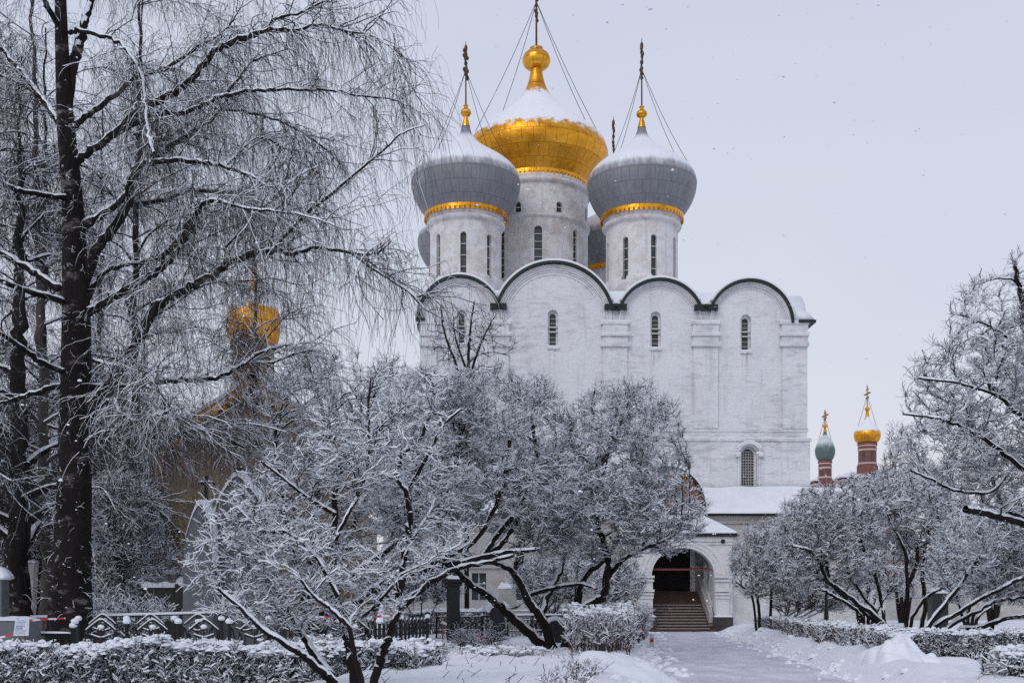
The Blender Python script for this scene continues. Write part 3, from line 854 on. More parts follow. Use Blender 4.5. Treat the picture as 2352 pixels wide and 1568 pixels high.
# ------------------------------------------------------------------ gallery and porch
YG, YP = gd(1450) + 4.6 - YF, gd(1450) + .3 - YF       # local depths of the gallery wall and the porch front
gx0, gx1 = fac(880, 1300, YG)[0], fac(1990, 1300, YG)[0]
ze = fac(1700, 1179, YG - .4)[1]; zt_ = fac(1700, 1128, 0)[1]
mb = MB(); mb.box(gx0, gx1, YG, -.15, 0, ze - .1)
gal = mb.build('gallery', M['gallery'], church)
cm = MB()
gw = [1030, 1100, 1200, 1290]
for px in gw:
    X_, Zb = fac(px, 1400, YG); k = sc(px, YG); cm.box(X_ - .45, X_ + .45, YG - .5, YG + .3, 1.9, 3.6)
cut(gal, cm)
for px in gw:
    mb = MB(); X_ = fac(px, 1400, YG)[0]; mb.box(X_ - .45, X_ + .45, YG + .25, YG + .29, 1.9, 3.6); mb.box(X_ - .03, X_ + .03, YG + .2, YG + .248, 1.9, 3.6, 1); mb.box(X_ - .45, X_ + .45, YG + .2, YG + .247, 2.9, 2.96, 1)
    mb.build('window', [M['glass'], M['sash']], gal)
mb = MB(); mb.box(gx0, gx1, YG - .10, YG - .002, ze - .6, ze - .35); mb.box(gx0, gx1, YG - .20, YG - .002, ze - .35, ze - .12)
mb.box(gx0, gx1, YG - .12, YG - .002, 0, 1.0); mb.box(gx0, gx1, YG - .16, YG - .002, 3.9, 4.1)
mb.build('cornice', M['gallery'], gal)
mb = MB(); v = [(gx0, YG - .5), (gx1, YG - .5), (gx1, -.16), (gx0, -.16)]
mb.add([(gx0 - .2, YG - .55, ze - .1), (gx1 + .2, YG - .55, ze - .1), (gx1 + .2, -.15, zt_ - .12), (gx0 - .2, -.15, zt_ - .12), (gx0 - .2, YG - .55, ze + .0), (gx1 + .2, YG - .55, ze + .0), (gx1 + .2, -.15, zt_ - .02), (gx0 - .2, -.15, zt_ - .02)],
       [(0, 1, 2, 3), (7, 6, 5, 4), (0, 4, 5, 1), (1, 5, 6, 2), (2, 6, 7, 3), (3, 7, 4, 0)])
mb.build('roof', M['green_iron'], gal)
n = 90
vs, fs = [], []
for j, (f, h) in enumerate([(-.02, .0), (-.015, .17), (.04, .24), (.5, .26), (1, .28)]):
    for i in range(n + 1):
        x = gx0 - .15 + (gx1 - gx0 + .3) * i / n
        q = mnoise.noise(Vector((x * .8, j * .4, 2))) * .09 + mnoise.noise(Vector((x * .15, 0, 5))) * .08
        vs.append((x, YG - .5 + (-.3 - YG + .5) * max(f, -.02) + (q * .7 if j < 2 else 0), ze + (zt_ - ze) * max(0, f) + h + (q if j else 0) + .003))
for j in range(4): fs += [(j * (n + 1) + i, j * (n + 1) + i + 1, (j + 1) * (n + 1) + i + 1, (j + 1) * (n + 1) + i) for i in range(n)]
mb = MB(); mb.add(vs, fs); mb.build('roof_snow', M['snow'], gal, True)
# painted half-round gable over the entrance
kx, kz = fac(1532, 1166, YG - .3); k = sc(1532, YG); rk = 88 * k
mb = MB(); mb.prism([(kx + rk * .93 * math.cos(a), kz + rk * 1.08 * math.sin(a)) for a in np.linspace(0, PI, 30)], YG - .25, YG + 1)
ky = mb.build('painted_gable', M['fresco'], church)
mb = MB(); mb.arc(kx, kz, rk * 1.08, rk * 1.0, -.05, PI + .05, YG - .5, YG + 1.1, 36, .93); mb.build('gable_edge', M['green_iron'], ky)
sn = MB(); sn.arc(kx, kz, rk * 1.08 + .14, rk * 1.08 + .003, .35, PI - .35, YG - .4, YG + 1.0, 30, .93); sn.build('gable_snow', M['snow'], ky)

pz = lambda y, yl=YP: fac(1570, y, yl)[1]
px_ = lambda x, yl=YP: fac(x, 1300, yl)[0]
porch = thing('porch', 'white arched entrance porch with brown steps under a snowy hipped roof', 'porch', C0, RZ)
wl, wr = px_(1462), px_(1682)
al, ar = px_(1497), px_(1641); ac = (al + ar) / 2; ra = (ar - al) / 2
zsp = pz(1322); zto = pz(1257); zev = pz(1227)
FL = 2.45                                            # floor at the head of the steps
# front wall with the arch
mb = MB(); mb.box(wl, wr, YP, YP + .75, 0, zev - .02)
pw = mb.build('wall', M['porch'], porch)
ar_out = [(al, -1), (ar, -1)] + [(ac + ra * math.cos(PI * t / 24), zsp + (zto - zsp) * math.sin(PI * t / 24)) for t in range(25)]
cm = MB(); cm.prism(ar_out, YP - .5, YP + 1.5); cut(pw, cm)
mb = MB()
ex = ra / (zto - zsp)
for (o_, i_, e) in [(1.34, 1.24, .10), (1.24, 1.10, .05)]:
    mb.arc(ac, zsp, (zto - zsp) * o_, (zto - zsp) * i_, 0, PI, YP - e, YP - .0, 30, ex)
mb.build('arch_moulding', M['porch'], porch)
for s in (-1, 1):
    c = ac + s * (ra + .36); w = .40
    if s > 0: c += .08
    mb = MB()
    mb.box(c - w, c + w, YP - .16, YP, .85, zsp - .1)
    zq = pz(1390)
    for (z0, z1, e) in [(zsp - .12, zsp + .02, .16), (zsp - .34, zsp - .22, .12), (zsp - .95, zsp - .80, .16), (zsp - 1.15, zsp - 1.02, .11), (zsp - 1.35, zsp - 1.2, .07), (.85, 1.0, .14)]:
        mb.box(c - w - e * .5, c + w + e * .5, YP - .16 - e, YP - .161, z0, z1)
    mb.build('pier', M['porch'], porch)
    mb = MB(); mb.box(c - w - .16, c + w + .16, YP - .55, YP + .3, -.1, .85); pb = mb.build('plinth', M['masonry'], porch)
    sn = MB(); sn.box(c - w - .15, c + w + .15, YP - .54, YP - .17, .853, .95); sn.build('plinth_snow', M['snow'], pb, False, .04)
# inside: side walls with openings, balustrade, vault, back painted dark
yb = YG + .05
mb = MB(); mb.box(al - .75, al - .12, YP + .75, yb, 0, zev - .1); mb.build('side_wall', M['porch'], porch)
mb = MB(); mb.box(ar + .12, ar + .75, YP + .75, yb, 0, zev - .1); rw = mb.build('side_wall', M['porch'], porch)
cm = MB()
ymid = (YP + .75 + yb) / 2
def yprism(m, pts, x0, x1):
    n_ = len(pts); m.add([(x0, y, z) for y, z in pts] + [(x1, y, z) for y, z in pts], [tuple(range(n_)), tuple(range(2 * n_ - 1, n_ - 1, -1))] + [(i, (i + 1) % n_, (i + 1) % n_ + n_, i + n_) for i in range(n_)])
for (y0, y1) in ((YP + 1.05, ymid - .25), (ymid + .25, yb - .3)):
    yprism(cm, [(x, z) for x, z in arch((y0 + y1) / 2, y1 - y0, 1.6, zsp + .9)], ar - .5, ar + 1.5)
cut(rw, cm)
mb = MB(); mb.box(al - .75, ar + .75, YP + .75, yb, zto + .05, zev - .12); mb.build('ceiling', M['porch'], porch)
mb = MB(); mb.box(al - .1, ar - .75, yb - .32, yb - .02, FL, zto + .04); mb.box(al - .1, ar + .1, yb - .02, yb - .005, 0, zto + .04); mb.build('painted_dark', M['void'], porch)  # near-black slabs, their colour standing in for the unlit depth of the porch
mb = MB(); mb.box(ar - .75, ar - .45, yb - .45, yb - .03, FL, zto); mb.build('pier', M['porch'], porch)
st = MB()
ns = 14; y0 = YP - .7; run = (yb - .5 - y0) / ns
for i in range(ns):
    st.box(al + .03 if y0 + i * run > YP - .35 else al - .1, ar - .35 + (.35 if i < 3 else 0) - .03, y0 + i * run, yb, i * FL / ns, (i + 1) * FL / ns - .0)
    st.box(al + .0, ar - .36 + (.33 if i < 3 else 0), y0 + i * run - .035, y0 + i * run - .001, (i + 1) * FL / ns - .05, (i + 1) * FL / ns - .004)
sto = st.build('steps', M['wood'], porch)
sn = MB()
for i in range(9): sn.box(al + .1, ar - .4, y0 + i * run + run * (.55 + .3 * random.random()), y0 + (i + 1) * run - .037, (i + 1) * FL / ns + .002, (i + 1) * FL / ns + .02)
sn.build('steps_snow', M['snow'], sto)
mb = MB()
yprism(mb, [(YP - .05, 0), (YP - .05, 1.15), (yb - .6, FL + 1.0), (yb - .6, 0)], ar - .34, ar - .10)
mb.build('balustrade', M['gallery'], porch)
mb = MB(); yprism(mb, [(YP + .76, 1.3), (YP + .76, 1.42), (yb - .7, FL + .75), (yb - .7, FL + .6)], ar - .09, ar + .11); mb.build('ledge_snow', M['snow'], porch)
zr_ = pz(1307)
for z, y in ((zr_, YP + .35), (zr_ + .12, ymid)):
    mb = MB(); mb.box(al - .05, ar + .05, y - .045, y + .045, z - .045, z + .045); mb.build('tie_rod', M['red_brown'], porch)
mb = MB(); c = px_(1659); mb.tube([(c, YP - .02, pz(1243)), (c, YP - .22, pz(1243))], [.10, .13], 12); mb.build('floodlight', M['iron'], porch)
# hipped roof
ov = .32
zrg = fac(1545, 1180, YG)[1] - .1
rl, rr_ = wl - ov, wr + ov
pk = (px_(1535) , px_(1607))
def hip(m, lift, inset):
    a, b, y_ = rl + inset, rr_ - inset, YP - ov + inset
    e = zev + lift
    m.add([(a, y_, e), (b, y_, e), (b, YG, e), (a, YG, e), (fac(1500, 1180, YG)[0], YG, zrg + lift), (fac(1606, 1180, YG)[0], YG, zrg + lift), (a, y_, e - .12), (b, y_, e - .12), (b, YG, e - .12), (a, YG, e - .12)],
          [(0, 1, 5, 4), (1, 2, 5), (3, 0, 4), (2, 3, 4, 5), (6, 9, 8, 7), (0, 6, 7, 1), (1, 7, 8, 2), (2, 8, 9, 3), (3, 9, 6, 0)])
mb = MB(); hip(mb, 0, 0); mb.build('roof', M['green_iron'], porch)
mb = MB(); hip(mb, .17, .05); mb.build('roof_snow', M['snow'], porch, False, .07)
mb = MB(); mb.box(wl - .16, wr + .16, YP - .16, YP + .9, zev - .42, zev - .13); mb.box(wl - .08, wr + .08, YP - .08, YP + .8, zev - .6, zev - .422); mb.build('cornice', M['porch'], porch)
# wall of the yard to the right of the porch
mb = MB(); mb.box(wr + .02, gx1, YP + .7, YP + 1.1, 0, 3.4); tag(mb.build('yard_wall', M['porch'], None), 'low white wall with a snowy coping to the right of the porch', 'wall')
yw = bpy.data.objects['yard_wall']; yw.location = C0; yw.rotation_euler = (0, 0, RZ)
mb = MB(); mb.box(wr + .02, gx1 + .1, YP + .62, YP + 1.18, 3.402, 3.56); mb.build('coping_snow', M['snow'], yw, False, .05)
mb = MB(); mb.box(wr + .02, gx1, YP + .60, YP + .698, 2.7, 2.85); mb.build('string_course', M['porch'], yw)

# ================================================================== OTHER BUILDINGS
def far_dome(parent, px, d, prof, mat, fin, drum_r, y_drum, cross_top, brick):
    s = d / F; X = XG(px, d) - parent.location.x; Y = d - parent.location.y
    def Z(y): return EYE + (H - y) * s
    y0 = prof[0][1]
    mb = MB(); r = drum_r * s; zt, zb = Z(y0), Z(y_drum)
    mb.lathe([(r * 1.2, zb - 2), (r * 1.2, zb), (r, zb + .2), (r, zt - .9), (r * 1.08, zt - .8), (r * 1.08, zt - .6), (r, zt - .55), (r * 1.15, zt - .2), (r * 1.15, zt), (.1, zt)], X, Y, 24)
    dr = mb.build('drum', M[brick], parent)
    mb = MB()
    for k in range(6):
        a = 2 * PI * k / 6 + .3
        c, s2 = math.cos(a), math.sin(a)
        tmp = MB(); tmp.prism(arch(0, r * .34, zb + .5, zt - 1.1), -r - .03, -r + .05)
        tmp.v = [(X + x * c - y * s2, Y + x * s2 + y * c, z) for x, y, z in tmp.v]; tmp.build('window', M['glass'], dr)
    for z in (zb + .3, zt - .9, zt - .35):
        mb = MB(); mb.lathe([(r, z - .12), (r * 1.10, z - .1), (r * 1.10, z + .1), (r, z + .12)], X, Y, 24); mb.build('moulding', M['red_trim'], dr)
    mb = MB(); mb.lathe([(a * s, Z(b)) for a, b in dens(prof, 36)], X, Y, 32); dm = mb.build('dome', M[mat], parent, True)
    rt, yt = prof[-1]
    mb = MB(); mb.lathe([(rt * s * 1.3, Z(yt)), (rt * s * .8, Z(yt - fin * .6)), (rt * s * 1.6, Z(yt - fin * .8)), (rt * s * 1.6, Z(yt - fin)), (.02, Z(yt - fin * 1.2))], X, Y, 14)
    mb.build('finial', M['gold_plain'], dm, True)
    mb = MB(); z0, z1 = Z(yt - fin), Z(cross_top)
    mb.tube([(X, Y, z0), (X, Y, z1)], .075, 5)
    for f, a in ((.45, .55), (.62, .95), (.8, .4)): mb.box(X - a * .16, X + a * .16, Y - a, Y + a, z0 + (z1 - z0) * f - .08, z0 + (z1 - z0) * f + .08)
    mb.build('cross', M['gold_plain'], dm)
    for sx in (-1, 1):
        q = MB(); q.tube([(X, Y, z0 + (z1 - z0) * .55), (X + sx * prof[len(prof) // 2][0] * s * .8, Y, Z(prof[len(prof) // 2][1] - 8))], .025, 4); q.build('chain', M['iron'], dm)
dR = 140
rc = thing('red_church', 'distant red brick church with pale trim, one green dome and one gold dome', 'church', (XG(1950, dR), dR, 0))
G_PROF = [(14, 1058), (19, 1052), (22.5, 1040), (22, 1030), (18, 1018), (11, 1006), (6, 999), (3.2, 992)]
O_PROF = [(20, 1018), (26, 1013), (29.5, 1004), (29.5, 995), (26, 986), (18, 977), (9, 967), (3.6, 955)]
far_dome(rc, 1895, dR, G_PROF, 'green_dome', 16, 14, 1102, 941, 'red_brick')
far_dome(rc, 1992, dR + 8, O_PROF, 'gold', 18, 19.5, 1070, 884, 'red_brick')
s = dR / F; ox, oy = rc.location.x, dR
mb = MB()
x0, x1 = XG(1866, dR) - ox, XG(2090, dR) - ox
mb.box(x0, x1, 1, 14, 0, P(0, 1138, dR).z)
mb.box(XG(1956, dR) - ox, XG(2034, dR) - ox, 4, 12, 0, P(0, 1088, dR).z)
mb.box(XG(1872, dR) - ox, XG(1916, dR) - ox, 0, 3, 0, P(0, 1104, dR).z)
mb.build('body', M['red_brick'], rc)
mb = MB()
for y in (1112, 1121, 1130, 1141): z = P(0, y, dR).z; mb.box(XG(1869, dR) - ox, XG(1921, dR) - ox, -.18, 3, z - .14, z + .14)
for y in (1095, 1103): z = P(0, y, dR).z; mb.box(XG(1954, dR) - ox, XG(2036, dR) - ox, 3.8, 12.2, z - .14, z + .14)
mb.build('moulding', M['red_trim'], rc)
mb = MB()
def hipbox(m, a, b, y0, y1, z, h, e=.4):
    xm0, xm1 = a + (b - a) * .4, a + (b - a) * .6; ym = (y0 + y1) / 2
    m.add([(a - e, y0 - e, z), (b + e, y0 - e, z), (b + e, y1 + e, z), (a - e, y1 + e, z), (xm0, ym, z + h), (xm1, ym, z + h)], [(0, 1, 5, 4), (1, 2, 5), (2, 3, 4, 5), (3, 0, 4), (3, 2, 1, 0)])
hipbox(mb, XG(1872, dR) - ox, XG(1916, dR) - ox, 0, 3, P(0, 1104, dR).z + .01, .9)
hipbox(mb, XG(1956, dR) - ox, XG(2034, dR) - ox, 4, 12, P(0, 1088, dR).z + .01, 1.1)
hipbox(mb, x0 + 3, x1, 1, 14, P(0, 1138, dR).z + .01, 1.2)
mb.build('roof_snow', M['snow'], rc)

def stone_wall(name, label, xa, xb, d, h, mat, d2=None):
    d2 = d2 or d
    a, b = Vector((xa, d, 0)), Vector((xb, d2, 0)); ln = (b - a).length
    o = thing(name, label, 'wall', a, math.atan2(b.y - a.y, b.x - a.x))
    mb = MB(); mb.box(0, ln, -.3, .3, -.3, h); mb.build('masonry', M[mat], o)
    sn = MB()
    n = max(8, int(ln / .8)); vs = []
    for i in range(n + 1):
        for y, z in ((-.36, 0), (-.34, .12), (0, .26), (.34, .12), (.36, 0)):
            vs.append((ln * i / n, y, h + .003 + z * (1 + .4 * mnoise.noise(Vector((i * .7, d, y))))))
    sn.add(vs, [(i * 5 + j, (i + 1) * 5 + j, (i + 1) * 5 + j + 1, i * 5 + j + 1) for i in range(n) for j in range(4)]); sn.build('snow_cap', M['snow'], o, True)
    return o
stone_wall('boundary_wall', 'long pale boundary wall far off behind the lilac thicket on the right', XG(1990, 118), XG(2700, 118), 118, 4.2, 'pale_stone')
stone_wall('boundary_wall', 'long pale boundary wall far off behind the birches on the left', XG(-500, 112), XG(420, 112), 112, 4.0, 'pale_stone')

# chapel behind the birch
dC = 52; k = dC / F
ch = thing('chapel', 'small beige stone chapel with a gold dome and gilt lace along its pointed gable', 'chapel', (XG(582, dC), dC, 0))
def cx(px): return (px - 582) * k
def cz(py): return EYE + (H - py) * k
og = [(345, 1165), (348, 1120), (361, 1070), (388, 1020), (428, 978), (478, 945), (528, 915), (562, 885), (582, 855)]
ogs = [(x, y) for x, y, _ in spline([(a, b, 0) for a, b in og], 40)]
outl = [(cx(x), cz(y)) for x, y in ogs]
mb = MB(); mb.prism([(outl[0][0], 0)] + outl + [(-x, z) for x, z in reversed(outl[:-1])] + [(-outl[0][0], 0)], 0, 1.0)
cw = mb.build('wall', M['beige'], ch)
cm = MB()
for sx in (-1, 1): cm.prism(arch(sx * cx(762), 24 * k, cz(1318), cz(1212)), -.5, .25)
cut(cw, cm)
mb = MB(); mb.box(cx(352), -cx(352), 1, 9, 0, cz(1165)); mb.box(cx(470), -cx(470), 1, 7, 0, cz(935)); mb.build('body', M['beige'], ch)
for sx in (-1, 1):
    mb = MB(); mb.prism(arch(sx * cx(762), 22 * k, cz(1318), cz(1213)), .2, .24); wn = mb.build('window', M['mosaic'], ch)
    mb = MB(); x = sx * cx(762)
    mb.arc(x, cz(1213) - 12 * k, 18 * k, 13 * k, 0, PI, -.08, .0, 16)
    for q in (-1, 1): mb.box(x + q * 15.5 * k - .05, x + q * 15.5 * k + .05, -.08, 0, cz(1330), cz(1213) - 12 * k)
    mb.build('frame', M['beige'], wn)
    sn = MB(); sn.box(x - .4, x + .4, -.25, .18, cz(1318), cz(1308)); sn.build('sill_snow', M['snow'], wn, False, .05)
for sx in (-1, 1):                                   # gilt scalloped lace following the gable
    lace, top_ = MB(), MB()
    pts = [Vector((sx * x, 0, z)) for x, z in outl]
    for i in range(len(pts) - 1):
        a, b = pts[i], pts[i + 1]; t_ = (b - a).normalized(); nrm = Vector((-t_.z, 0, t_.x)) * sx * 1.0
        if nrm.x * sx > 0 and False: nrm = -nrm
        inn = Vector((-sx * .0, 0, 0))
        inward = (Vector((0, 0, cz(1165))) - (a + b) / 2).normalized()
        if nrm.dot(inward) < 0: nrm = -nrm
        dp = .42 if i % 2 else .30
        def blk(m, o0, o1, ya, yb_):
            q = [a - nrm * o0, b - nrm * o0, b + nrm * o1, a + nrm * o1]
            m.add([p + Vector((0, ya, 0)) for p in q] + [p + Vector((0, yb_, 0)) for p in q], [(0, 1, 2, 3), (7, 6, 5, 4), (0, 4, 5, 1), (1, 5, 6, 2), (2, 6, 7, 3), (3, 7, 4, 0)])
        blk(lace, .10, dp, -.30, -.02)
        blk(top_, .10 + .16 * min(1, abs(t_.x) + .3), -.102, -.36, 1.0)
    lace.build('gilt_lace', M['gold_paint'], ch); top_.build('gable_snow', M['snow'], ch)
mb = MB()
for sx in (-1, 1):
    x = sx * cx(762 + 55); mb.box(x - .42, x + .42, -.25, .4, cz(1205), cz(1176)); mb.box(x - .3, x + .3, -.12, .2, 0, cz(1205))
mb.box(cx(345), -cx(345), -.12, -.002, 0, 1.2)
mb.build('pier', M['beige'], ch)
sn = MB()
for sx in (-1, 1): x = sx * cx(762 + 55); sn.ball((x, .05, cz(1176)), .5, .4, .35)
sn.build('pier_snow', M['snow'], ch, True)
cyd = 4.5; dxs = (582 - CX) / F * cyd
def chz(py): return EYE + (H - py) * (dC + cyd) / F
k2 = (dC + cyd) / F
mb = MB(); r = 46 * k2; mb.lathe([(r * 1.1, chz(960)), (r * 1.1, chz(875)), (r, chz(870)), (r, chz(806)), (r * 1.12, chz(800)), (r * 1.12, chz(790)), (.1, chz(789))], dxs, cyd, 36)
cd = mb.build('drum', M['beige'], ch)
for j in range(8):
    a = 2 * PI * j / 8 + .2; tmp = MB(); tmp.prism(arch(0, .36, chz(868), chz(815)), -r - .02, -r + .1)
    c, s_ = math.cos(a), math.sin(a); tmp.v = [(dxs + x * c - y * s_, cyd + x * s_ + y * c, z) for x, y, z in tmp.v]; tmp.build('window', M['mosaic'], cd)
mb = MB(); mb.lathe([(a * k2, chz(b)) for a, b in dens([(50, 795), (58, 775), (62, 750), (61, 730), (55, 710), (44, 695), (28, 684), (15, 675), (9, 664)], 40)], dxs, cyd, 40)
cdm = mb.build('dome', M['gold_small'], ch, True)
mb = MB(); mb.lathe([(q * k2, chz(y)) for q, y in [(9, 665), (7, 655), (8, 645), (5, 640), (6, 628), (8, 622), (8, 612), (9, 609), (6, 603), (1, 600)]], dxs, cyd, 16)
mb.build('finial', M['gold_plain'], cdm, True)
mb = MB(); zc = chz(600); mb.tube([(dxs, cyd, zc), (dxs, cyd, chz(560))], .06, 6); mb.box(dxs - .1, dxs + .1, cyd - .35, cyd + .35, chz(577) - .05, chz(577) + .05); mb.build('cross', M['gold_plain'], cdm)

# ================================================================== GRAVEYARD, FENCES, SMALL THINGS
def snow_strip(m, x0, x1, y0, y1, z, h, n=0):
    n = n or max(2, int((x1 - x0) / .12)); vs = []
    for i in range(n + 1):
        e = .35 if i in (0, n) else 1
        for y, q in ((y0, 0), (y0 + (y1 - y0) * .2, .8), ((y0 + y1) / 2, 1), (y1 - (y1 - y0) * .2, .8), (y1, 0)):
            vs.append((x0 + (x1 - x0) * i / n, y, z + q * h * e * (.8 + .5 * random.random())))
    m.add(vs, [(i * 5 + j, (i + 1) * 5 + j, (i + 1) * 5 + j + 1, i * 5 + j + 1) for i in range(n) for j in range(4)])
# low churchyard wall with snowy coping
dw = 38
cwall = thing('stone_fence', 'low dark stone churchyard wall with snow-capped posts right of the big birch', 'wall', (XG(205, dw), dw, 0))
ln = XG(640, dw) - XG(205, dw); zt_ = P(0, 1349, dw).z
mb = MB(); mb.box(0, ln, -.2, .2, 0, zt_); mb.build('masonry', M['masonry'], cwall)
sn = MB(); snow_strip(sn, 0, ln, -.26, .26, zt_ + .002, .17); sn.build('snow_cap', M['snow'], cwall, True)
for i in range(5):
    x = ln * i / 4; mb = MB(); mb.box(x - .22, x + .22, -.28, .28, 0, zt_ + .12); p_ = mb.build('post', M['masonry'], cwall)
    sn = MB(); sn.ball((x, 0, zt_ + .13), .28, .32, .24); sn.build('snow_cap', M['snow'], p_, True)
# pointed grey monuments
def ogee_stone(name, label, d, pts, th, mat, cat='gravestone'):
    x0 = sum(p[0] for p in pts) / len(pts)
    o = thing(name, label, cat, (XG(x0, d), d, 0))
    q = spline([(a, b, 0) for a, b in pts], 40)
    prof = [((a - x0) / F * d, EYE + (H - b) / F * d) for a, b, _ in q]
    mb = MB(); mb.prism([(prof[0][0], -.1)] + prof + [(prof[-1][0], -.1)], -th / 2, th / 2); mb.build('slab', M[mat], o, False, .02)
    a_, b_ = prof[0][0], prof[-1][0]
    mb = MB(); mb.box(a_ - .12, b_ + .12, -th / 2 - .12, th / 2 + .12, -.1, .35); mb.build('base', M[mat], o, False, .02)
    sn = MB(); vs = []
    for i, (x, z) in enumerate(prof):
        x2, z2 = prof[min(i + 1, len(prof) - 1)]; x1, z1 = prof[max(i - 1, 0)]
        t_ = Vector((x2 - x1, 0, z2 - z1)).normalized(); h = .16 * max(0, abs(t_.x) - .15) + .004
        nrm = Vector((-t_.z, 0, t_.x)); nrm = nrm if nrm.z > 0 else -nrm
        p = Vector((x, 0, z))
        vs += [p + Vector((0, -th / 2 - .03, 0)), p + nrm * h + Vector((0, -th / 2, 0)), p + nrm * h * 1.3, p + nrm * h + Vector((0, th / 2, 0)), p + Vector((0, th / 2 + .03, 0))]
    sn.add(vs, [(i * 5 + j, (i + 1) * 5 + j, (i + 1) * 5 + j + 1, i * 5 + j + 1) for i in range(len(prof) - 1) for j in range(4)]); sn.build('snow_cap', M['snow'], o, True)
    return o
ogee_stone('monument', 'smaller grey monument with a sharp ogee point left of the large grey one', 29, [(430, 1290), (434, 1252), (443, 1215), (456, 1180), (470, 1161), (481, 1176), (489, 1198), (496, 1225), (498, 1290)], .8, 'granite_light', 'monument')
ogee_stone('monument', 'large grey monument with a broad pointed top half hidden by the front shrub', 29.6, [(486, 1270), (492, 1215), (505, 1172), (524, 1132), (552, 1098), (580, 1120), (608, 1160), (628, 1210), (640, 1270)], .9, 'granite', 'monument')
def iron_cross(label, px, y_top, y_arm, arm, d):
    o = thing('iron_cross', label, 'cross', (XG(px, d), d, 0)); q = d / F
    mb = MB(); mb.box(-.05, .05, -.04, .04, -.1, P(0, y_top, d).z); mb.build('upright', M['iron'], o, False, .008)
    z = P(0, y_arm, d).z; mb = MB(); mb.box(-arm * q, arm * q, -.035, .035, z - .045, z + .045); a = mb.build('arm', M['iron'], o, False, .008)
    sn = MB(); snow_strip(sn, -arm * q, arm * q, -.04, .04, z + .046, .04); sn.build('snow', M['snow'], a, True)
iron_cross('thin black cross rising behind the smaller pointed grey monument', 474, 1092, 1110, 19, 31)
iron_cross('thin black cross rising behind the large pointed grey monument', 549, 1066, 1076, 10, 36)
def slab(name, label, px0, px1, d, y_top, th, mat, cat='gravestone', round_=False, tilt=0, cap=.14):
    xm = XG((px0 + px1) / 2, d); w_ = (px1 - px0) / F * d; h_ = P(0, y_top, d).z
    o = thing(name, label, cat, (xm, d, 0)); o.rotation_euler = (0, tilt, 0)
    mb = MB()
    if round_: mb.prism(arch(0, w_, -.1, h_, 14), -th / 2, th / 2)
    else: mb.box(-w_ / 2, w_ / 2, -th / 2, th / 2, -.1, h_)
    mb.build('stone', M[mat], o, False, .015)
    mb = MB(); mb.box(-w_ / 2 - .1, w_ / 2 + .1, -th / 2 - .1, th / 2 + .1, -.1, .22); mb.build('base', M[mat], o, False, .015)
    sn = MB()
    if round_:
        sn.arc(0, h_ - w_ / 2, w_ / 2 + cap, w_ / 2 + .002, .35, PI - .35, -th / 2 - .02, th / 2 + .02, 16)
    else: snow_strip(sn, -w_ / 2 - .03, w_ / 2 + .03, -th / 2 - .03, th / 2 + .03, h_ + .002, cap)
    sn.build('snow_cap', M['snow'], o, True)
    return o
slab('tomb', 'wide grey stone tomb with a thick snow top at the left edge behind the notice', -60, 71, 22.5, 1424, 1.1, 'granite_light', 'tomb', cap=.07)
slab('gravestone', 'dark round-topped gravestone at the left edge beside the big birch', -46, 13, 26, 1312, .4, 'granite', 'gravestone', True)
slab('gravestone', 'narrow white marker with an inset panel behind the birch trunks, the more upright one', 55, 74, 42, 1292, .4, 'pale_stone', tilt=R(3))
slab('gravestone', 'slim white leaning marker close against the left side of the big birch', 98, 118, 40, 1288, .4, 'pale_stone', tilt=R(5))
slab('gravestone', 'tall pale pedestal with a snow cap near the cathedral basement', 1146, 1186, 58, 1352, .9, 'pale_stone', 'pedestal', cap=.3)
slab('gravestone', 'snow-buried dark gravestone behind the lattice fence, leaning left', 1134, 1166, 50, 1392, .9, 'granite_black', 'gravestone', True, R(-8), .34)
slab('gravestone', 'dark round-topped gravestone under snow between the leaning trunks', 1254, 1297, 43, 1424, .7, 'granite_black', 'gravestone', True, 0, .16)
slab('gravestone', 'tall dark stele with a snow hood among the lilac trunks on the right', 2136, 2172, 52, 1362, .7, 'granite_black', 'gravestone', cap=.18)
# black pillar
dp = gd(1484)
pil = thing('black_pillar', 'square black granite pillar with a flared cap standing in the snow', 'pillar', (XG(1041, dp), dp, 0), R(24))
q = dp / F
mb = MB(); mb.box(-.20, .20, -.20, .20, -.1, P(0, 1345, dp).z); mb.build('shaft', M['granite_black'], pil, False, .015)
mb = MB(); z = P(0, 1345, dp).z; mb.box(-.27, .27, -.27, .27, z, z + .12); mb.box(-.34, .34, -.34, .34, z + .12, z + .26); cp = mb.build('cap', M['granite_black'], pil, False, .02)
sn = MB(); snow_strip(sn, -.33, .33, -.33, .33, z + .262, .14); sn.build('snow_cap', M['snow'], cp, True)
mb = MB(); mb.lathe([(.10, z + .26), (.08, z + .6), (.12, z + .75), (.20, z + 1.0), (.14, z + 1.1), (.02, z + 1.15)], .12, 0, 16); mb.build('finial', M['granite_black'], pil, True)

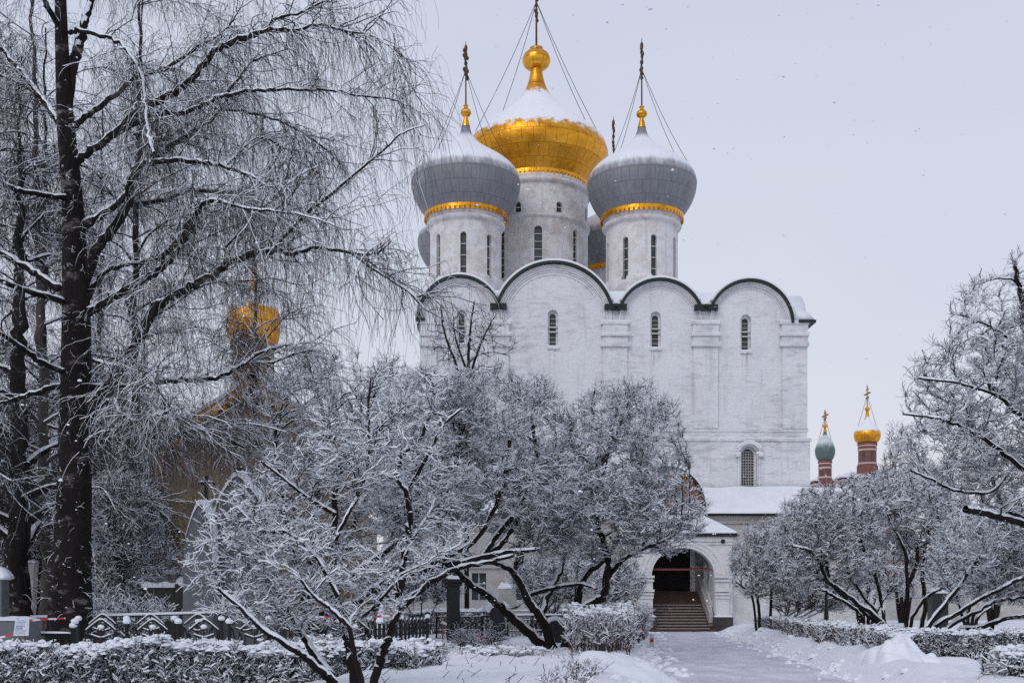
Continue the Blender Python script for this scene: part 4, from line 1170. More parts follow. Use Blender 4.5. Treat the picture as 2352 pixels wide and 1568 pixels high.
# wrought iron fences
def panel_mb(w, h, style):
    m, sn = MB(), MB()
    def bar(a, b, r=.014): m.tube([(a[0], 0, a[1]), (b[0], 0, b[1])], r, 5)
    def curve(pts, r=.016):
        q_ = spline([(x, 0, z) for x, z in pts], 16); m.tube([tuple(p) for p in q_], r, 5)
        sn.tube([(p[0], p[1], p[2] + r * 1.5) for p in q_], [r * .9 * max(.15, 1 - abs((q_[min(i + 1, 15)][2] - q_[max(i - 1, 0)][2]) / (abs(q_[min(i + 1, 15)][0] - q_[max(i - 1, 0)][0]) + 1e-3)) * .35) for i, p in enumerate(q_)], 5)
    def ring(cx_, cz_, rx, rz_): m.tube([(cx_ + rx * math.cos(a), 0, cz_ + rz_ * math.sin(a)) for a in np.linspace(0, 2 * PI, 15)], .014, 5)
    if style == 'scroll':
        for z in (.12, .52): bar((0, z), (w, z), .022); snow_strip(sn, .02, w - .02, -.03, .03, z + .022, .035)
        n = 9
        for i in range(1, n): bar((w * i / n, .12), (w * i / n, .52), .011)
        c = w / 2
        curve([(c - .30, h - .22), (c - .16, h - .10), (c, h), (c + .16, h - .10), (c + .30, h - .22)], .022)
        curve([(.03, .62), (.05, .78), (.16, .86), (c - .30, h - .20), (c - .20, .68), (c, .60), (c + .20, .68), (c + .30, h - .20), (w - .16, .86), (w - .05, .78), (w - .03, .62)], .020)
        curve([(c - .20, h - .30), (c, h - .36), (c + .20, h - .30)], .018)
        ring(c, h - .22, .07, .07); ring(c - .34, .70, .10, .09); ring(c + .34, .70, .10, .09)
        bar((c, .52), (c, h - .02), .016)
        for x in (c - .1, c + .1): bar((x, .52), (x, .66))
        sn.ball((c, 0, h - .13), .07, .05, .05); sn.ball((c - .34, 0, .80), .08, .04, .035); sn.ball((c + .34, 0, .80), .08, .04, .035)
    elif style == 'picket':
        for z in (.1, h - .12): bar((0, z), (w, z), .022)
        snow_strip(sn, 0, w, -.035, .035, h - .10, .04)
        n = int(w / .11)
        for i in range(n + 1): bar((w * i / n, .05), (w * i / n, h), .014)
        for i in range(n): ring(w * (i + .5) / n, h * .45, .05, .14)
    elif style == 'lattice':
        for z in (.08, .42, h - .2, h): bar((0, z), (w, z), .022)
        snow_strip(sn, 0, w, -.05, .05, h + .02, .08); snow_strip(sn, 0, w, -.03, .03, h - .18, .03); snow_strip(sn, 0, w, -.03, .03, .44, .03)
        n = int(w / .2)
        for i in range(n):
            a, b = w * i / n, w * (i + 1) / n
            bar((a, .08), (a, h), .012); bar((a, .42), (b, h - .2), .012); bar((b, .42), (a, h - .2), .012); ring((a + b) / 2, h - .1, .06, .07); ring((a + b) / 2, .25, .06, .12)
    elif style == 'loops':
        for z in (.12, .42): bar((0, z), (w, z), .024); snow_strip(sn, 0, w, -.03, .03, z + .024, .04)
        n = int(w / .26)
        for i in range(n):
            c = w * (i + .5) / n
            curve([(c - .09, .42), (c - .11, h - .22), (c, h), (c + .11, h - .22), (c + .09, .42)], .022); ring(c, h - .30, .06, .10)
            for x in (c - .08, c, c + .08): bar((x, .12), (x, .42), .013)
    return m, sn
def fence(label, a, b, n, h, style, post_h=None, name='iron_fence'):
    a, b = Vector(a), Vector(b); ln = (b - a).length; w_ = ln / n
    o = thing(name, label, 'fence', a, math.atan2(b.y - a.y, b.x - a.x))
    m, sn = panel_mb(w_ - .08, h, style)
    p0 = m.build('panel', M['iron'], o); p0.location = (.04, 0, 0)
    s0 = sn.build('snow', M['twig_snow'], p0, True)
    for i in range(1, n):
        c = p0.copy(); COL.objects.link(c); c.location = (.04 + w_ * i, 0, 0)
        e = s0.copy(); COL.objects.link(e); e.parent = c
    ph = post_h or h + .02
    pm = MB(); pm.tube([(0, 0, 0), (0, 0, ph)], .035, 8); pm.ball((0, 0, ph), .055, .055, .05); pa = pm.build('post', M['iron'], o)
    q_ = MB(); q_.ball((0, 0, ph + .04), .08, .08, .065); pb = q_.build('snow', M['twig_snow'], pa, True)
    for i in range(1, n + 1):
        c = pa.copy(); COL.objects.link(c); c.location = (w_ * i, 0, 0)
        e = pb.copy(); COL.objects.link(e); e.parent = c
    return o
dF = 23.0
fence('ornate black iron fence of ogee panels behind the front hedge', (XG(172, dF), dF, 0), (XG(872, dF + .6), dF + .6, 0), 6, 1.28, 'scroll', 1.22)
fence('second ornate black iron fence of ogee panels farther back behind the first', (XG(180, 25.6), 25.6, 0), (XG(830, 26.2), 26.2, 0), 6, 1.36, 'scroll', 1.25)
fence('plain black picket fence panel between the grey tomb and the ogee fence', (XG(72, dF), dF, 0), (XG(168, dF), dF, 0), 1, 1.12, 'picket')
fence('black iron fence with snowy pointed loops at the right end of the grave plot', (XG(850, 27), 27, 0), (XG(982, 31), 31, 0), 2, 1.22, 'loops')
dL = 52
fence('black iron fence with closely woven panels left of the snow-buried gravestone', (XG(1002, dL), dL, 0), (XG(1106, dL), dL, 0), 2, 1.25, 'lattice')
fence('open black lattice fence with two snowy rails behind the leaning trunks', (XG(1108, dL - 2), dL - 2, 0), (XG(1330, dL + 1), dL + 1, 0), 4, 1.1, 'lattice')
fence('low black iron grave rail beside the path hedge', (XG(1300, 44), 44, 0), (XG(1400, 45), 45, 0), 2, .8, 'lattice')
rail = thing('pipe_rail', 'long thin horizontal rail carrying a line of snow behind the ogee fences', 'rail', (XG(70, 27), 27, 0))
ln = XG(640, 28.5) - XG(70, 27); mb = MB(); mb.tube([(0, 0, P(0, 1419, 27).z), (ln, 1.5, P(0, 1404, 28.5).z)], .03, 6); mb.build('pipe', M['iron'], rail)
mb = MB(); mb.tube([(0, 0, P(0, 1416, 27).z), (ln / 2, .75, P(0, 1409, 27.75).z), (ln, 1.5, P(0, 1401, 28.5).z)], .042, 6); mb.build('snow', M['snow'], rail, True)
for f in (0, .33, .66, 1):
    mb = MB(); mb.tube([(ln * f, 1.5 * f, 0), (ln * f, 1.5 * f, P(0, 1419 - 15 * f, 27 + 1.5 * f).z)], .035, 6); mb.build('post', M['iron'], rail)
# notice on a stake
dN = 20.6
no = thing('notice', 'pale blue printed notice on a wooden stake in front of the grey tomb', 'notice', (XG(50, dN), dN, 0)); q = dN / F
mb = MB(); mb.box(-.025, .025, 0, .03, 0, P(0, 1440, dN).z); mb.build('stake', M['stake'], no)
bz, tz = P(0, 1459, dN).z, P(0, 1416, dN).z
mb = MB(); mb.add([(-19 * q, -.012, bz), (16 * q, -.012, bz + .0), (18 * q, -.012, tz + .01), (-13 * q, -.012, tz), (-19 * q, -.002, bz), (16 * q, -.002, bz), (18 * q, -.002, tz + .01), (-13 * q, -.002, tz)], [(0, 1, 2, 3), (7, 6, 5, 4), (0, 4, 5, 1), (1, 5, 6, 2), (2, 6, 7, 3), (3, 7, 4, 0)])
sh = mb.build('sheet', M['paper'], no)
mb = MB(); hh = tz - bz
for f, a, b, th in [(.90, -.075, -.055, .016), (.80, -.06, .07, .006), (.72, -.09, .09, .006), (.64, -.09, .06, .005), (.52, -.10, .06, .014), (.44, -.09, .02, .006), (.38, -.11, .02, .013), (.28, -.11, .09, .005), (.21, -.11, .06, .005), (.12, -.11, .07, .005)]:
    x = a
    while x < b:
        e = min(b, x + random.uniform(.015, .04)); z = bz + hh * f; mb.box(x, e, -.016, -.0135, z - th / 2, z + th / 2); x = e + .008
mb.build('print', M['ink'], sh)
def strip(name, label, cat, pts, h, mat='tape'):
    o = MB(); pts = [Vector(p) for p in pts]
    for a, b in zip(pts[:-1], pts[1:]):
        t_ = (b - a).normalized(); u = Vector((0, 0, 1)) - t_ * t_.z; u.normalize(); n_ = t_.cross(u) * .002
        o.add([a - n_, b - n_, b - n_ + u * h, a - n_ + u * h, a + n_, b + n_, b + n_ + u * h, a + n_ + u * h], [(0, 1, 2, 3), (7, 6, 5, 4), (0, 4, 5, 1), (1, 5, 6, 2), (2, 6, 7, 3), (3, 7, 4, 0)])
    return tag(o.build(name, M[mat]), label, cat)
strip('barrier_tape', 'red and white tape sagging across the grey tomb left of the notice', 'tape', [P(-40, 1478, 21.6), P(-5, 1466, 21.6), P(36, 1458, 21.6)], .035)
strip('barrier_tape', 'red and white tape along the picket panel right of the notice', 'tape', [P(62, 1428, 22.2), P(90, 1424, 22.4), P(150, 1421, 22.8)], .035)
strip('barrier_tape', 'red and white tape seen through the front shrub above the iron fence', 'tape', [P(650, 1420, 27.6), P(730, 1418, 27.8), P(800, 1421, 28), P(905, 1415, 28.2)], .05)
strip('barrier_tape', 'red and white tape slanting down from the wooden stakes past the black pillar', 'tape', [P(1014, 1430, 44.6), P(1040, 1443, 44.2), P(1090, 1459, 44), P(1130, 1474, 43.6)], .10)
for lab, px, a, b, d in (('taller raw wooden stake holding the tape left of the black pillar', 1016, 1409, 1464, 45), ('shorter leaning wooden stake just right of the taller one', 1026, 1416, 1452, 49)):
    mb = MB(); x, y, z = P(px, a, d); mb.tube([(x + .02, y, -.1), (x, y, z)], .035, 6); tag(mb.build('wooden_stake', M['stake']), lab, 'stake')
dB = gd(1492)
bp = thing('marker_post', 'small red and white marker post at the foot of the steps beside the hedge', 'post', (XG(1497, dB), dB, 0))
z = P(0, 1456, dB).z
for i in range(4): mb = MB(); mb.box(-.07, .07, -.02, .02, z * i / 4, z * (i + 1) / 4 - .002); mb.build('stripe', M['red' if i % 2 == 0 else 'sash'], bp)
# lamp post among the lilacs
dq = 50; lp = thing('lamp_post', 'slim dark lamp post with a lantern among the lilacs right of the porch', 'lamp post', (XG(1898, dq), dq, 0))
zt_ = P(0, 1275, dq).z; mb = MB(); mb.lathe([(.22, 0), (.22, .5), (.13, .6), (.10, 1.2), (.065, 1.4), (.055, zt_)], 0, 0, 12); mb.build('pole', M['iron'], lp, True)
mb = MB(); mb.lathe([(.06, zt_), (.15, zt_ + .05), (.21, zt_ + .45), (.26, zt_ + .5), (.10, zt_ + .66), (.02, zt_ + .75)], 0, 0, 6); mb.build('lantern', M['glass'], lp)
# a pigeon on the ledge of the basement
dg_ = 57.4
bd = MB(); x, y, z = P(1186, 1399, dg_); hz_ = 0
base_z = z
ped = slab('kerb', 'pale stone kerb block under the pigeon beside the snowy pedestal', 1176, 1216, dg_, 1402, .7, 'pale_stone', 'kerb', cap=.05)
o_ = MB()
prof = [(-.17, .0, .10, .012), (-.10, 0, .115, .03), (0, 0, .14, .065), (.09, 0, .165, .07), (.15, 0, .21, .045), (.19, 0, .255, .036), (.225, 0, .26, .03), (.26, 0, .245, .008)]
o_.tube([(a, b, c) for a, b, c, r in prof], [r for *_, r in prof], 10)
o_.tube([(-.10, 0, .11), (-.2, 0, .085), (-.30, 0, .06)], [.04, .035, .02], 6)
for q_ in (-.025, .025): o_.tube([(.03, q_, .10), (.03, q_, .0)], .008, 5)
pg = o_.build('pigeon', M['iron'], None, True); pg.location = (x, y, ped.location.z + P(0, 1402, dg_).z + .04); tag(pg, 'dark pigeon perched on the pale kerb near the cathedral basement', 'pigeon')

# ================================================================== HEDGES AND SNOW HEAPS
def hedge(label, path, width, h, z0=0., stems=200, tw=3000, twig='twig', snow=.016, clump=900, cr=.05, keep=.8, fuzz=.12, side_only=False, twl=(.08, .24), r0=.0065, base_r=.013):
    path = [Vector((p[0], p[1], 0)) for p in path]
    o = thing('hedge', label, 'hedge', path[0]); off = np.array(path[0])
    seg = np.array([(b - a).length for a, b in zip(path[:-1], path[1:])]); cum = np.concatenate([[0], np.cumsum(seg)]) / seg.sum()
    pa = np.array([tuple(p) for p in path])
    def at(u): return np.stack([np.interp(u, cum, pa[:, i]) for i in range(3)], 1)
    def rnd(n):
        u = rng.random(n); u = u[rng.random(n) < np.array([.62 + 1.1 * (mnoise.noise(Vector((q * seg.sum() * 1.1, off[0], 3))) + .25) for q in u])] if n < 900 and False else u; p = at(u); t_ = norm(at(np.minimum(u + .01, 1)) - at(np.maximum(u - .01, 0))); nn = np.stack([-t_[:, 1], t_[:, 0], 0 * u], 1)
        return p + nn * (rng.uniform(-.5, .5, (n, 1)) * width)
    a = Arr(); pool = Pool()
    b = rnd(stems); lump = lambda q: np.array([1 + .20 * mnoise.noise(Vector((x * 1.1, y * 1.1, 2))) + .10 * mnoise.noise(Vector((x * 3, y * 3, 6))) for x, y, *_ in q]); hh = h * rng.uniform(.68, 1.02, stems) * lump(b)
    K_ = 6; ch_ = np.zeros((stems, K_, 3))
    gz = np.array([max(z0, ground_z(x, y)) - .05 if not side_only else z0 for x, y, _ in b])
    ch_[:, 0] = b; ch_[:, 0, 2] = gz
    tgt = b + rng.normal(0, fuzz, (stems, 3)); tgt[:, 2] = hh + z0
    for k_ in range(1, K_): ch_[:, k_] = ch_[:, 0] + (tgt - ch_[:, 0]) * k_ / (K_ - 1) + rng.normal(0, .03, (stems, 3))
    rad = np.linspace(base_r, base_r * .5, K_)[None] * rng.uniform(.6, 1.3, (stems, 1))
    a.tubes(ch_ - off, rad, 4, 0); a.snow(ch_ - off, rad, snow, 3, 1, keep); pool.add(ch_, rad, .25)
    for n, ln_, hs in ((tw, twl, snow), (int(tw * 1.3), (twl[0] * .6, twl[1] * .6), snow)):
        c2, r2 = spawn(pool, n, 4, ln_, .85, (0, 0, .2), (0, 0, .06), .38, r0, r0 * .5)
        c2[..., 2] = np.minimum(c2[..., 2], z0 + h * lump(c2[:, 0])[:, None] + .05 + .10 * rng.random((n, 1)) ** 2 + .25 * (rng.random((n, 1)) < .015))
        a.tubes(c2 - off, r2, 3, 0); a.snow(c2 - off, r2, hs, 3, 1, keep); pool.add(c2, r2, .1)
    if clump:
        c = rnd(clump); c[:, 2] = z0 + h * lump(c) + rng.normal(0, .03, clump) - .02
        a.clumps(c - off, cr * rng.uniform(.5, 1.5, clump), 1, .6)
        A, B_, _, _ = pool.arr(); i = rng.integers(0, len(A), clump); a.clumps(B_[i] - off, cr * rng.uniform(.2, .55, clump), 1, .7)
    a.build('twigs', [M[twig], M['twig_snow']], o)
    return o
hedge('snow-topped clipped hedge of bare stems along the bottom left edge', [(XG(-150, 18.6), 18.6), (XG(300, 18.9), 18.9), (XG(880, 19.6), 19.6), (XG(960, 20.6), 20.6)], 1.1, .90, 0, 560, 13000, clump=2600, cr=.05, snow=.020)
hedge('low ragged snowy shrubs below the black pillar', [(XG(860, 22.5), 22.5), (XG(1000, 25), 25), (XG(1190, 28.5), 28.5)], 1.4, .52, 0, 200, 2600, clump=420, cr=.06, fuzz=.2)
hedge('tall square hedge running along the left side of the path to the porch', [(path_x(29) - PATH_W - 1.75, 29), (path_x(33) - PATH_W - 1.7, 33), (path_x(45) - PATH_W - 1.35, 45), (path_x(60) - PATH_W - 1.1, 60)], 1.7, 1.34, .1, 600, 12000, 'twig_red', clump=1500, cr=.05, keep=.6, twl=(.15, .40))
hedge('snowy hedge block behind the fences left of the cathedral entrance', [(XG(930, 56), 56), (XG(1130, 58), 58)], 1.4, 1.15, .1, 200, 2600, 'twig_red', clump=700, cr=.09, r0=.012)
hedge('dark red-brown hedge in front of the cathedral basement', [(XG(1230, 57), 57), (XG(1400, 58), 58)], 1.4, 1.5, 0, 300, 3600, 'twig_red', clump=200, cr=.07, keep=.3, r0=.012)
hedge('brownish hedge running down the right side of the path', [(path_x(60) + PATH_W + 2.0, 60), (path_x(46) + PATH_W + 1.9, 46), (path_x(34) + PATH_W + 1.7, 34), (path_x(28) + PATH_W + 2.1, 28)], 1.0, .62, .38, 420, 6000, 'twig_red', clump=700, cr=.05, keep=.35, fuzz=.16)
hedge('level snow-topped hedge stretching to the right edge below the lilacs', [(XG(2035, 28), 28), (XG(2200, 28.6), 28.6), (XG(2480, 29), 29)], 1.2, .62, .28, 300, 4500, clump=1100, cr=.055, keep=.7)
hedge('rounded hedge corner cut by the bottom right edge of the photo', [(XG(2290, 17.6), 17.6), (XG(2560, 17.2), 17.2)], 1.3, .90, 0, 260, 5200, clump=650, cr=.05, keep=.8)

def mound(name, label, cat, cx_, cy_, rx, ry, h, seed, mat='snow', n=40, power=2, rough=.12):
    vs, fs = [], []
    for j in range(n + 1):
        for i in range(n + 1):
            u, v = -1 + 2 * i / n, -1 + 2 * j / n
            q_ = max(0, 1 - (abs(u) ** power + abs(v) ** power))
            x, y = u * rx, v * ry
            z = h * q_ ** .55 if power > 2 else h * q_ ** .8
            z += (rough * mnoise.noise(Vector((x * 1.3, y * 1.3, seed))) + rough * .5 * mnoise.noise(Vector((x * 3.5, y * 3.5, seed)))) * min(1, q_ * 3) + ground_z(cx_ + x, cy_ + y) * .6 - .05
            vs.append((x, y, z))
    fs = [(j * (n + 1) + i, j * (n + 1) + i + 1, (j + 1) * (n + 1) + i + 1, (j + 1) * (n + 1) + i) for j in range(n) for i in range(n)]
    mb = MB(); mb.add(vs, fs); o = mb.build(name, M[mat], None, True); o.location = (cx_, cy_, 0)
    return tag(o, label, cat)
mound('snow_heap', 'lumpy shovelled snow heap between the two right-hand hedges', 'snow heap', XG(2062, 25.5), 25.5, 0.85, 1.5, .50, 4, 'snow', 50, 3, .34)
mound('snow_heap', 'smooth low snow mound at the near end of the left path hedge', 'snow heap', XG(1400, 23), 23, 1.6, 2.6, .42, 8)
# clipped bed under an unbroken snow blanket
bed = thing('hedge', 'broad flat hedge under an unbroken snow blanket at the bottom centre', 'hedge', (XG(1090, 20), 20, 0))
n = 60; vs = []
bx, by, bh = 1.95, 5.2, .50
for j in range(n + 1):
    for i in range(n + 1):
        u, v = -1 + 2 * i / n, -1 + 2 * j / n
        e = max(abs(u) ** 5, abs(v) ** 5); f = 1 - max(0, (max(abs(u), abs(v)) - .86) / .14) ** 2
        x = u * bx * (1 + .10 * mnoise.noise(Vector((v * 2, 0, 1)))) + v * .55; y = v * by
        z = bh * f ** .6 * (1 + .10 * mnoise.noise(Vector((x * .8, y * .8, 2)))) + .05 * mnoise.noise(Vector((x * 3, y * 3, 5))) + .035 * mnoise.noise(Vector((x * 8, y * 8, 7))) - (.1 if f <= 0 else 0)
        vs.append((x, y, z))
mb = MB(); mb.add(vs, [(j * (n + 1) + i, j * (n + 1) + i + 1, (j + 1) * (n + 1) + i + 1, (j + 1) * (n + 1) + i) for j in range(n) for i in range(n)])
mb.build('snow_blanket', M['snow'], bed, True)
a = Arr(); pool = Pool()
m_ = 420
u = rng.uniform(-1, 1, m_); v = rng.uniform(-1, 1, m_)
side = rng.random(m_) < .85
u = np.where(side, rng.uniform(.75, 1.03, m_), u)
b = np.stack([u * bx + v * .55, v * by, np.where(side, .1, .40)], 1)
ch_ = np.stack([b, b + np.stack([rng.normal(.05, .05, m_), rng.normal(0, .05, m_), np.full(m_, .10)], 1), b + np.stack([rng.normal(.08, .08, m_), rng.normal(-.02, .08, m_), rng.uniform(.16, .26, m_) + np.where(side, .15, 0)], 1)], 1)
rad = np.full((m_, 3), .008) * np.array([1, .8, .6])
a.tubes(ch_, rad, 3, 0); pool.add(ch_[side], rad[side])
for nn in (2200, 2600):
    c2, r2 = spawn(pool, nn, 4, (.06, .2), .9, (.05, 0, .15), (0, 0, .06), .38, .006, .0035); a.tubes(c2, r2, 3, 0); a.snow(c2, r2, .022, 3, 1, .6); pool.add(c2, r2)
a.build('twigs', [M['twig'], M['twig_snow']], bed)

# crumbs of cleared snow along the path edges and prints trodden into it
a = Arr(); n = 800
d_ = rng.uniform(13, 64, n); sd = np.where(rng.random(n) < .5, -1, 1); e_ = PATH_W + rng.normal(.15, .35, n)
x_ = np.array([path_x(d) for d in d_]) + sd * e_
z_ = np.array([max(ground_z(x, y), .0) for x, y in zip(x_, d_)])
a.clumps(np.stack([x_, d_, z_], 1), rng.uniform(.3, 1, n) ** 3 * .15 + .015, 0, .7)
tag(a.build('snow_crumbs', [M['snow']]), None, None, None, 'stuff')

# ================================================================== TREES
def S6(pts, dr):                                     # crop of the upper left, scaled to frame pixels
    return [(x * .4394, y * .4394, r * .4394) for x, y, r in pts]
def S7(pts): return [(x * .4297, y * .4297 + 551, r * .4297) for x, y, r in pts]
def S5(pts): return [(x * .3556 + 735, y * .3556 + 1010.7, r * .3556) for x, y, r in pts]
def S4(pts): return [(x * .3556, y * .3556 + 1010.7, r * .3556) for x, y, r in pts]
def SR(pts): return [(x * .2971 + 1653.8, y * .2971 + 1102.5, r * .2971) for x, y, r in pts]
def S8(pts): return [(x * .3807 + 1791.6, y * .3807 + 551, r * .3807) for x, y, r in pts]
def thin(pts, a, b):                                 # radii running from a to b along a traced line
    n = len(pts); return [(x, y, a + (b - a) * i / (n - 1)) for i, (x, y) in enumerate(pts)]

# ---- the big weeping birch
D1 = 27.0
gy = H + F * EYE / D1
big = [limb([(160, gy + 6, 62), (160, gy - 30, 55), (162, 1420, 50), (164, 1300, 44), (170, 1150, 39), (173, 1000, 37), (175, 850, 34), (175, 700, 31), (172, 600, 28), (168, 480, 24), (160, 380, 22), (152, 300, 20), (146, 200, 17), (142, 100, 15), (139, 0, 13), (135, -150, 11), (128, -300, 8), (125, -420, 4)], D1, 0, 90, .0)]
def BL(pts, dd, d0=D1): big.append(limb(pts, d0, dd))
BL(S6([(345, 640, 14), (390, 330, 26), (420, 210, 24), (450, 90, 20), (480, 0, 17), (520, -150, 14), (560, -330, 9), (600, -520, 5)], 0), 2)
BL(S6([(330, 170, 16), (262, 60, 14), (232, 0, 12), (190, -120, 9), (150, -260, 6)], 0), -2)
BL(S6([(375, 680, 22), (430, 620, 18), (500, 565, 16), (620, 480, 14), (720, 400, 12), (850, 360, 11), (1000, 270, 9), (1100, 210, 7), (1180, 150, 6), (1250, 50, 5), (1300, -60, 3)], 0), 4)
BL(S6([(385, 860, 22), (440, 815, 18), (520, 760, 18), (640, 660, 20), (760, 560, 19), (900, 490, 18), (1010, 400, 16), (1090, 300, 15), (1150, 250, 14), (1270, 200, 15), (1380, 160, 9), (1440, 95, 8), (1560, 72, 6), (1680, 15, 5), (1760, 10, 3)], 0), -3)
BL(S6([(1270, 200, 12), (1430, 152, 9), (1560, 160, 8), (1650, 130, 7), (1800, 160, 6), (1950, 190, 5), (2050, 255, 3), (2080, 320, 2)], 0), -2, D1 - 2.4)
BL(S6([(620, 690, 14), (800, 600, 13), (940, 590, 12), (1060, 550, 11), (1150, 510, 10), (1280, 480, 9), (1450, 470, 8), (1600, 470, 7), (1730, 470, 6), (1870, 500, 5), (2050, 520, 4), (2110, 550, 3)], 0), 3, D1 - .4)
BL(S6([(410, 1190, 24), (530, 1130, 18), (640, 1040, 16), (690, 960, 15), (730, 870, 17), (860, 790, 15), (960, 720, 13), (1100, 630, 11), (1160, 550, 10), (1250, 400, 8), (1330, 320, 6), (1500, 258, 3)], 0), 3)
BL(S6([(430, 1500, 30), (500, 1320, 26), (590, 1190, 24), (670, 1070, 22), (692, 930, 20), (725, 868, 17), (860, 842, 13), (1000, 842, 12), (1160, 868, 10), (1300, 915, 8), (1390, 970, 5)], 0), -2.5)
BL(S6([(415, 1210, 20), (520, 1120, 15), (620, 1062, 14), (850, 1050, 12), (960, 1000, 11), (1090, 1000, 10), (1280, 1000, 8), (1390, 960, 5)], 0), 4.5)
BL(S6([(840, 1345, 15), (930, 1260, 14), (990, 1170, 13), (1040, 1100, 12), (1110, 1050, 11), (1250, 1085, 8), (1400, 1100, 6), (1600, 1130, 4), (1750, 1180, 3)], 0), -4, D1 - 1.2)
BL(S7([(470, 390, 26), (510, 370, 20), (620, 300, 19), (760, 215, 18), (860, 150, 17), (930, 80, 15), (1010, -40, 11), (1060, -120, 8)]), -2)
BL(S7([(450, 960, 40), (500, 890, 34), (600, 760, 32), (680, 640, 29), (740, 530, 27), (830, 370, 26), (900, 320, 22), (1010, 250, 20), (1130, 190, 18), (1250, 112, 18), (1400, 60, 18), (1480, 52, 15), (1570, 72, 12), (1700, 42, 10), (1870, 62, 9), (2000, 75, 6), (2080, 20, 4)]), -5)
BL(S7([(1840, 55, 9), (1900, 85, 8), (2000, 160, 7), (2100, 222, 6), (2200, 290, 5), (2265, 365, 3)]), -.5, D1 - 4.2)
BL(S7([(430, 760, 26), (560, 800, 18), (620, 795, 17), (780, 770, 16), (930, 748, 14), (1130, 740, 13), (1250, 692, 11), (1330, 640, 10), (1430, 585, 8), (1560, 555, 5)]), 4)
BL(S7([(1320, 645, 9), (1450, 655, 7), (1600, 600, 5), (1720, 585, 3)]), .5, D1 + 3)
BL(S7([(430, 1110, 24), (500, 1060, 19), (560, 1040, 17), (680, 992, 14), (770, 960, 12), (900, 905, 8)]), -3)
BL(S7([(420, 1105, 22), (520, 1078, 18), (640, 1068, 16), (780, 1052, 14), (930, 1042, 13), (1080, 1012, 12), (1200, 1060, 12), (1300, 1105, 6)]), 2.5)
BL(S7([(480, 960, 12), (560, 870, 10), (610, 858, 9), (640, 920, 10), (740, 970, 9), (830, 940, 8), (930, 900, 5)]), -4)
BL(S7([(500, 640, 10), (620, 670, 8), (760, 700, 7), (870, 700, 4)]), -3)
BL(S7([(460, 320, 18), (540, 190, 14), (600, 150, 12), (760, 120, 11), (900, 95, 10), (990, 75, 9), (1110, 120, 6), (1180, 160, 4)]), 3)
BL(S7([(370, 290, 26), (320, 258, 22), (230, 208, 20), (120, 138, 18), (0, 65, 16), (-150, -30, 12), (-300, -160, 8), (-420, -230, 4)]), 1.5)
BL(S7([(370, 350, 20), (310, 320, 17), (130, 268, 15), (0, 220, 13), (-180, 180, 10), (-350, 190, 5)]), -3)
BL(S7([(380, 730, 20), (350, 708, 16), (230, 655, 15), (120, 580, 13), (0, 500, 11), (-160, 430, 7), (-300, 420, 4)]), -2.5)
BL(S7([(360, 775, 18), (300, 788, 15), (150, 830, 14), (0, 875, 12), (-160, 910, 8), (-300, 990, 4)]), 2)
BL(S6([(355, 690, 20), (318, 640, 17), (260, 570, 16), (170, 460, 15), (100, 360, 13), (0, 250, 11), (-140, 150, 8), (-280, 90, 4)], 0), 3)
BL(S6([(220, 520, 10), (150, 465, 9), (0, 390, 8), (-150, 360, 5)], 0), 1, D1 + 1.4)
BL(S6([(365, 1035, 18), (310, 1030, 14), (160, 1010, 13), (40, 975, 11), (0, 930, 8), (-80, 800, 5)], 0), -3)
BL(S6([(365, 170, 12), (430, 165, 11), (590, 205, 10), (660, 260, 9), (740, 400, 8), (760, 560, 9), (775, 700, 9), (805, 800, 7)], 0), -3.5)
BL(S6([(1440, 1290, 9), (1600, 1120, 8), (1750, 1000, 7), (1900, 870, 6), (2000, 790, 5), (2100, 700, 4), (2220, 655, 2.5)], 0), -2, D1 - 3.2)
BL(S6([(1180, 1290, 8), (1290, 1170, 7), (1450, 1010, 6), (1560, 920, 5), (1680, 860, 3)], 0), 2, D1 - 2.6)
BL(S6([(700, 700, 9), (860, 720, 7), (1030, 600, 6), (1120, 380, 4)], 0), 5)
BL(S6([(1100, 560, 8), (1300, 590, 7), (1480, 640, 6), (1650, 740, 5), (1790, 860, 3)], 0), 3, D1 + 2)
BL(S6([(1180, 870, 8), (1350, 720, 6), (1500, 780, 5), (1680, 800, 3)], 0), 3, D1)
def trunk_sprouts(root, pool, off):
    a = Arr(); pl = Pool(); pl.add(big[0][0][:, 4:60], big[0][1][:, 4:60])
    c, r = spawn(pl, 300, 6, (.5, .95), 1.5, (0, 0, .15), (0, 0, -.10), .35, .006, .003)
    a.tubes(c - off, r, 3, 0); a.snow(c - off, r, .006, 3, 1, .8); pl2 = Pool(); pl2.add(c, r, .6)
    c, r = spawn(pl2, 900, 4, (.08, .25), .9, (0, 0, 0), (0, 0, -.05), .3, .004, .002)
    a.tubes(c - off, r, 3, 0); a.snow(c - off, r, .006, 3, 1, .8)
    a.build('trunk_sprouts', [M['twig'], M['twig_snow']], root)
